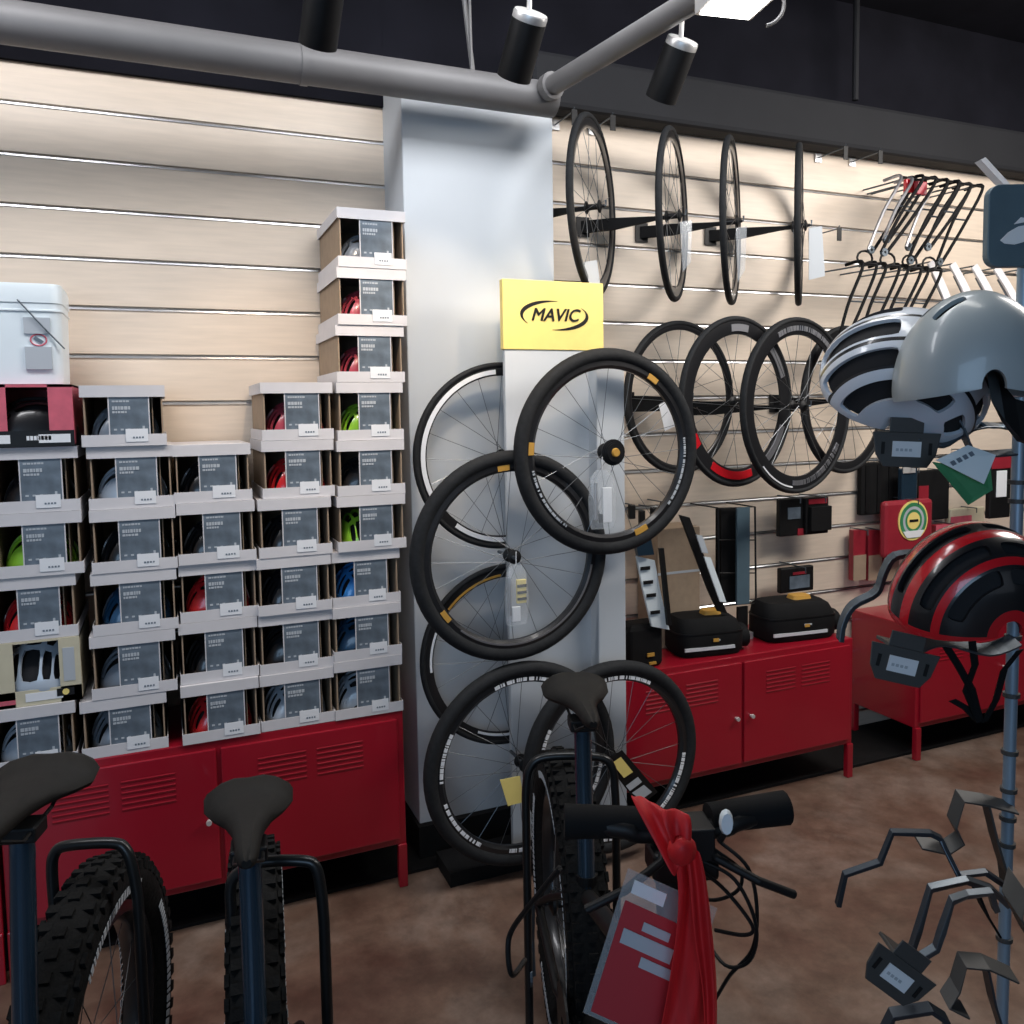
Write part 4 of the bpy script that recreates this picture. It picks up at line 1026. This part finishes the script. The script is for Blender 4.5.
    if bars:
        for s2 in (-1, 1): MB().tube([HB_+Vector((.01, s2*.07, .0)), (fx_, s2*.078, Ro)], .018, 12).build('fork_leg', m_black, t, smooth=True)
        MB().box(-.03, .04, -.085, .085, -.02, .02, T=Matrix.Translation(HB_-Vector((0, 0, .02)))).build('fork_crown', m_black, t, bevel=.008)
        HC = Vector((bx, 0, bz)); 
        MB().tube([HT, Vector((bx-.065, 0, bz-.02)), HC], .018, 12).build('stem', m_black, t, smooth=True)
        hb = MB().tube(smoothpts([HC+Vector((-.02, bh+.02, .012)), HC+Vector((0, bh*.6, .008)), HC+Vector((0, .05, 0)), HC+Vector((0, -.05, 0)), HC+Vector((0, -bh*.6, .008)), HC+Vector((-.02, -bh-.02, .012))], 4), .013, 12).build('handlebar', m_black, t, smooth=True)
        for s2 in (-1, 1):
            MB().tube([HC+Vector((-.02, s2*(bh+.025), .012)), HC+Vector((-.008, s2*(bh-.085), .010))], [.0225, .0195], 14).build('grip', m_mattblack, t, smooth=True)
            lv = MB().tube([HC+Vector((.01, s2*(bh-.10), .0)), HC+Vector((.035, s2*(bh-.09), -.02)), HC+Vector((.05, s2*(bh-.04), -.045)), HC+Vector((.045, s2*(bh+.01), -.07))], .006, 8)
            lv.box(-.02, .03, -.02, .02, -.025, .018, T=Matrix.Translation(HC+Vector((.005, s2*(bh-.11), 0))))
            lv.build('brake_lever', m_black, t, smooth=False, bevel=.002)
            MB().box(-.025, .03, -.018, .018, -.05, -.01, T=Matrix.Translation(HC+Vector((.0, s2*(bh-.15), -.005)))).build('shifter', m_black, t, bevel=.006)
    return t
def camdir(a):     # yaw of a direction coming towards the camera; a = drift right per metre
    d = (cr*a - Vector((fw.x, fw.y, 0))); return math.atan2(d.y, d.x)
# centre bike
s = Q(582, 701, 1.82)
b1 = bike((s.x, s.y, 0), camdir(.09), 'black fat tyre bicycle in the centre with the red ribbon tied to its handlebar', sz=s.z, sw=.155, bx=.74, bz=1.08, bh=.125)
s = Q(248, 822, 1.40)
bike((s.x, s.y, 0), camdir(.30), 'fat tyre bicycle with a blue seatpost, seen end-on left of centre', sz=s.z, sw=.155, bx=.62, bz=1.0, bars=False)
s = Q(20, 800, 1.32)
bike((s.x, s.y, 0), camdir(.14), 'black fat tyre bicycle at the bottom left corner', sz=s.z, sw=.17, stripe=True, bars=False)

# bike stand hoops
def hoop(pts, z, label, base_h=0):
    q = [Q(px, py, z) for px, py in pts]
    a, c = q[0], q[-1]
    o = Vector(((a.x+c.x)/2, (a.y+c.y)/2, 0))
    t = empty('bike_stand', o, 0, label, 'bike stand', 'hoop bike stands around the rear tyres')
    path = [Vector((a.x, a.y, .02))-o]+[v-o for v in smoothpts(q, 5)]+[Vector((c.x, c.y, .02))-o]
    MB().tube(path, .0105, 12).build('hoop', m_hoop, t, smooth=True)
    MB().box(-.16, .16, -.03, .03, 0, .02, T=Matrix.Rotation(CY_, 4, 'Z')).build('floor_bar', m_mattblack, t, bevel=.003)
hoop([(54, 900), (52, 872), (54, 855), (66, 846), (112, 843), (126, 850), (133, 870), (138, 900)], 1.58, 'black tubular hoop stand round the tyre at the bottom left')
hoop([(231, 910), (231, 884), (240, 872), (262, 862), (304, 861), (316, 868), (321, 890), (324, 920)], 1.52, 'black tubular hoop stand right of the second saddle')
hoop([(526, 810), (526, 790), (530, 768), (546, 757), (598, 757), (612, 768), (615, 790), (616, 812)], 2.05, 'black tubular hoop stand behind the centre bicycle')

# ribbon, price sleeve, cables on centre bike
def cloth(name, rows, m, label, cat, th2=.0025):
    # rows: list of (left point, right point) down the strip
    b = MB(); vs = []; n = 7
    for i, (l, r_) in enumerate(rows):
        for k in range(n):
            f_ = k/(n-1); p = l.lerp(r_, f_) + (-fw)*(.006*math.sin(f_*9+i*.7))
            vs.append(p)
    o = vs[0].copy()
    fs = [(i*n+k, i*n+k+1, (i+1)*n+k+1, (i+1)*n+k) for i in range(len(rows)-1) for k in range(n-1)]
    b.add([v-o for v in vs], fs); ob = b.build(name, m, smooth=True, loc=o)
    sd = ob.modifiers.new('solid', 'SOLIDIFY'); sd.thickness = th2
    ss = ob.modifiers.new('sub', 'SUBSURF'); ss.levels = 2; ss.render_levels = 2
    return ob
zr = .93
rb = empty('ribbon', Q(688, 850, zr), 0, 'wide red ribbon tied to the centre handlebar with hanging tails', 'ribbon')
def rib(nm, rows, zs):
    ob = cloth(nm, [(Q(a, y, z_), Q(c, y2, z_)) for (a, y, c, y2), z_ in zip(rows, zs)], m_ribbon, None, None)
    l = ob.location.copy(); ob.parent = rb; ob.location = l-rb.location; return ob
rib('ribbon_tail', [(672, 846, 694, 850), (680, 890, 705, 870), (672, 950, 712, 940), (664, 1000, 716, 990), (655, 1045, 700, 1050)], [.92, .93, .94, .95, .95])
rib('ribbon_tail', [(684, 845, 700, 850), (690, 890, 708, 880), (694, 940, 714, 935), (704, 985, 719, 980), (706, 1040, 719, 1036)], [.91, .91, .92, .92, .92])
rib('ribbon_loop', [(628, 792, 652, 800), (640, 815, 668, 810), (660, 850, 682, 830), (675, 880, 694, 845)], [.95, .93, .92, .91])
rib('ribbon_loop', [(660, 806, 690, 812), (662, 822, 694, 828), (672, 842, 692, 852), (678, 856, 690, 862)], [.91, .90, .90, .91])
kn = MB().loft([[Q(682+rr*math.cos(a), 850+1.1*rr*math.sin(a), zz)-rb.location for a in [2*math.pi*i/12 for i in range(12)]] for rr, zz in ((5, .93), (13, .92), (15, .905), (10, .895), (3, .89))])
kn.build('knot', m_ribbon, rb, smooth=True)
# price card in sleeve
sl = hang_card('price_card', [Q(583, 1012, .97), Q(672, 1052, .97), Q(717, 908, .97), Q(628, 868, .97)], m_sleeve, 'red price card in a clear sleeve hanging from the centre handlebar', 'price card', th2=.001)
def on_sleeve(nm, u0_, u1_, v0, v1, m, off):
    A, B_, C_, D_ = Q(583, 1012, .97), Q(672, 1052, .97), Q(717, 908, .97), Q(628, 868, .97)
    f2 = lambda u, v: (A.lerp(B_, u)).lerp(D_.lerp(C_, u), v)
    c = [f2(u0_, v0), f2(u1_, v0), f2(u1_, v1), f2(u0_, v1)]
    n = (c[1]-c[0]).cross(c[3]-c[0]).normalized(); n = n if n.dot(CAM-c[0]) > 0 else -n
    c = [q+n*off-sl.location for q in c]
    MB().add(c+[q-n*.0006 for q in c], [(0, 1, 2, 3), (7, 6, 5, 4)]).build(nm, m, sl)
on_sleeve('red_insert', .07, .97, .03, .80, m_pricecard, .0012)
on_sleeve('header_label', .10, .46, .86, .95, m_white, .0016)
on_sleeve('price_text_block', .32, .62, .66, .72, m_dimwhite, .0022)
on_sleeve('price_text_block', .14, .70, .53, .63, m_dimwhite, .0022)
on_sleeve('price_text_block', .40, .80, .43, .50, m_dimwhite, .0022)
# cables looping right of the bar
cb = [[(720, 842, 1.05), (748, 868, 1.05), (757, 910, 1.06), (752, 950, 1.07), (730, 975, 1.1), (715, 1000, 1.15)],
      [(700, 860, 1.05), (735, 880, 1.05), (756, 925, 1.05), (750, 960, 1.07), (725, 965, 1.1), (700, 930, 1.15)],
      [(715, 850, 1.05), (740, 870, 1.06), (738, 890, 1.07), (715, 900, 1.1), (690, 895, 1.15)],
      [(700, 870, 1.03), (725, 890, 1.04), (752, 925, 1.04), (745, 935, 1.05), (715, 930, 1.08)]]
def attach(ob, root):
    bpy.context.view_layer.update()
    mw = Matrix.Translation(ob.location)
    ob.parent = root; ob.matrix_parent_inverse = (Matrix.Translation(root.location) @ root.rotation_euler.to_matrix().to_4x4()).inverted()
for pts in cb:
    o = MB().tube(smoothpts([Q(*p) for p in pts], 6), .0025, 8).build('brake_cable', m_black, smooth=True); attach(o, b1)
o = MB().tube(smoothpts([Q(560, 868, 1.1), Q(530, 905, 1.15), Q(512, 930, 1.2), Q(508, 950, 1.2), Q(512, 975, 1.2), Q(525, 960, 1.25)], 6), .004, 8).build('brake_hose', m_black, smooth=True); attach(o, b1)
bl = empty('bar_clip', Q(726, 822, 1.03), CY_, 'small pale brand clip on the right of the handlebar', 'clip')  # pale brand clip fixed to the bar, gives no light
MB().loft([[(.009*s_*math.cos(a), z_, .017*math.sin(a)*s_) for a in [2*math.pi*i/12 for i in range(12)]] for z_, s_ in ((-.006, .8), (0, 1), (.006, .8))]).build('clip_body', m_pail, bl, smooth=True, bevel=0)
MB().tube([(0, 0, -.012), (-.005, .01, -.03)], .004, 8).build('clip_mount', m_black, bl)
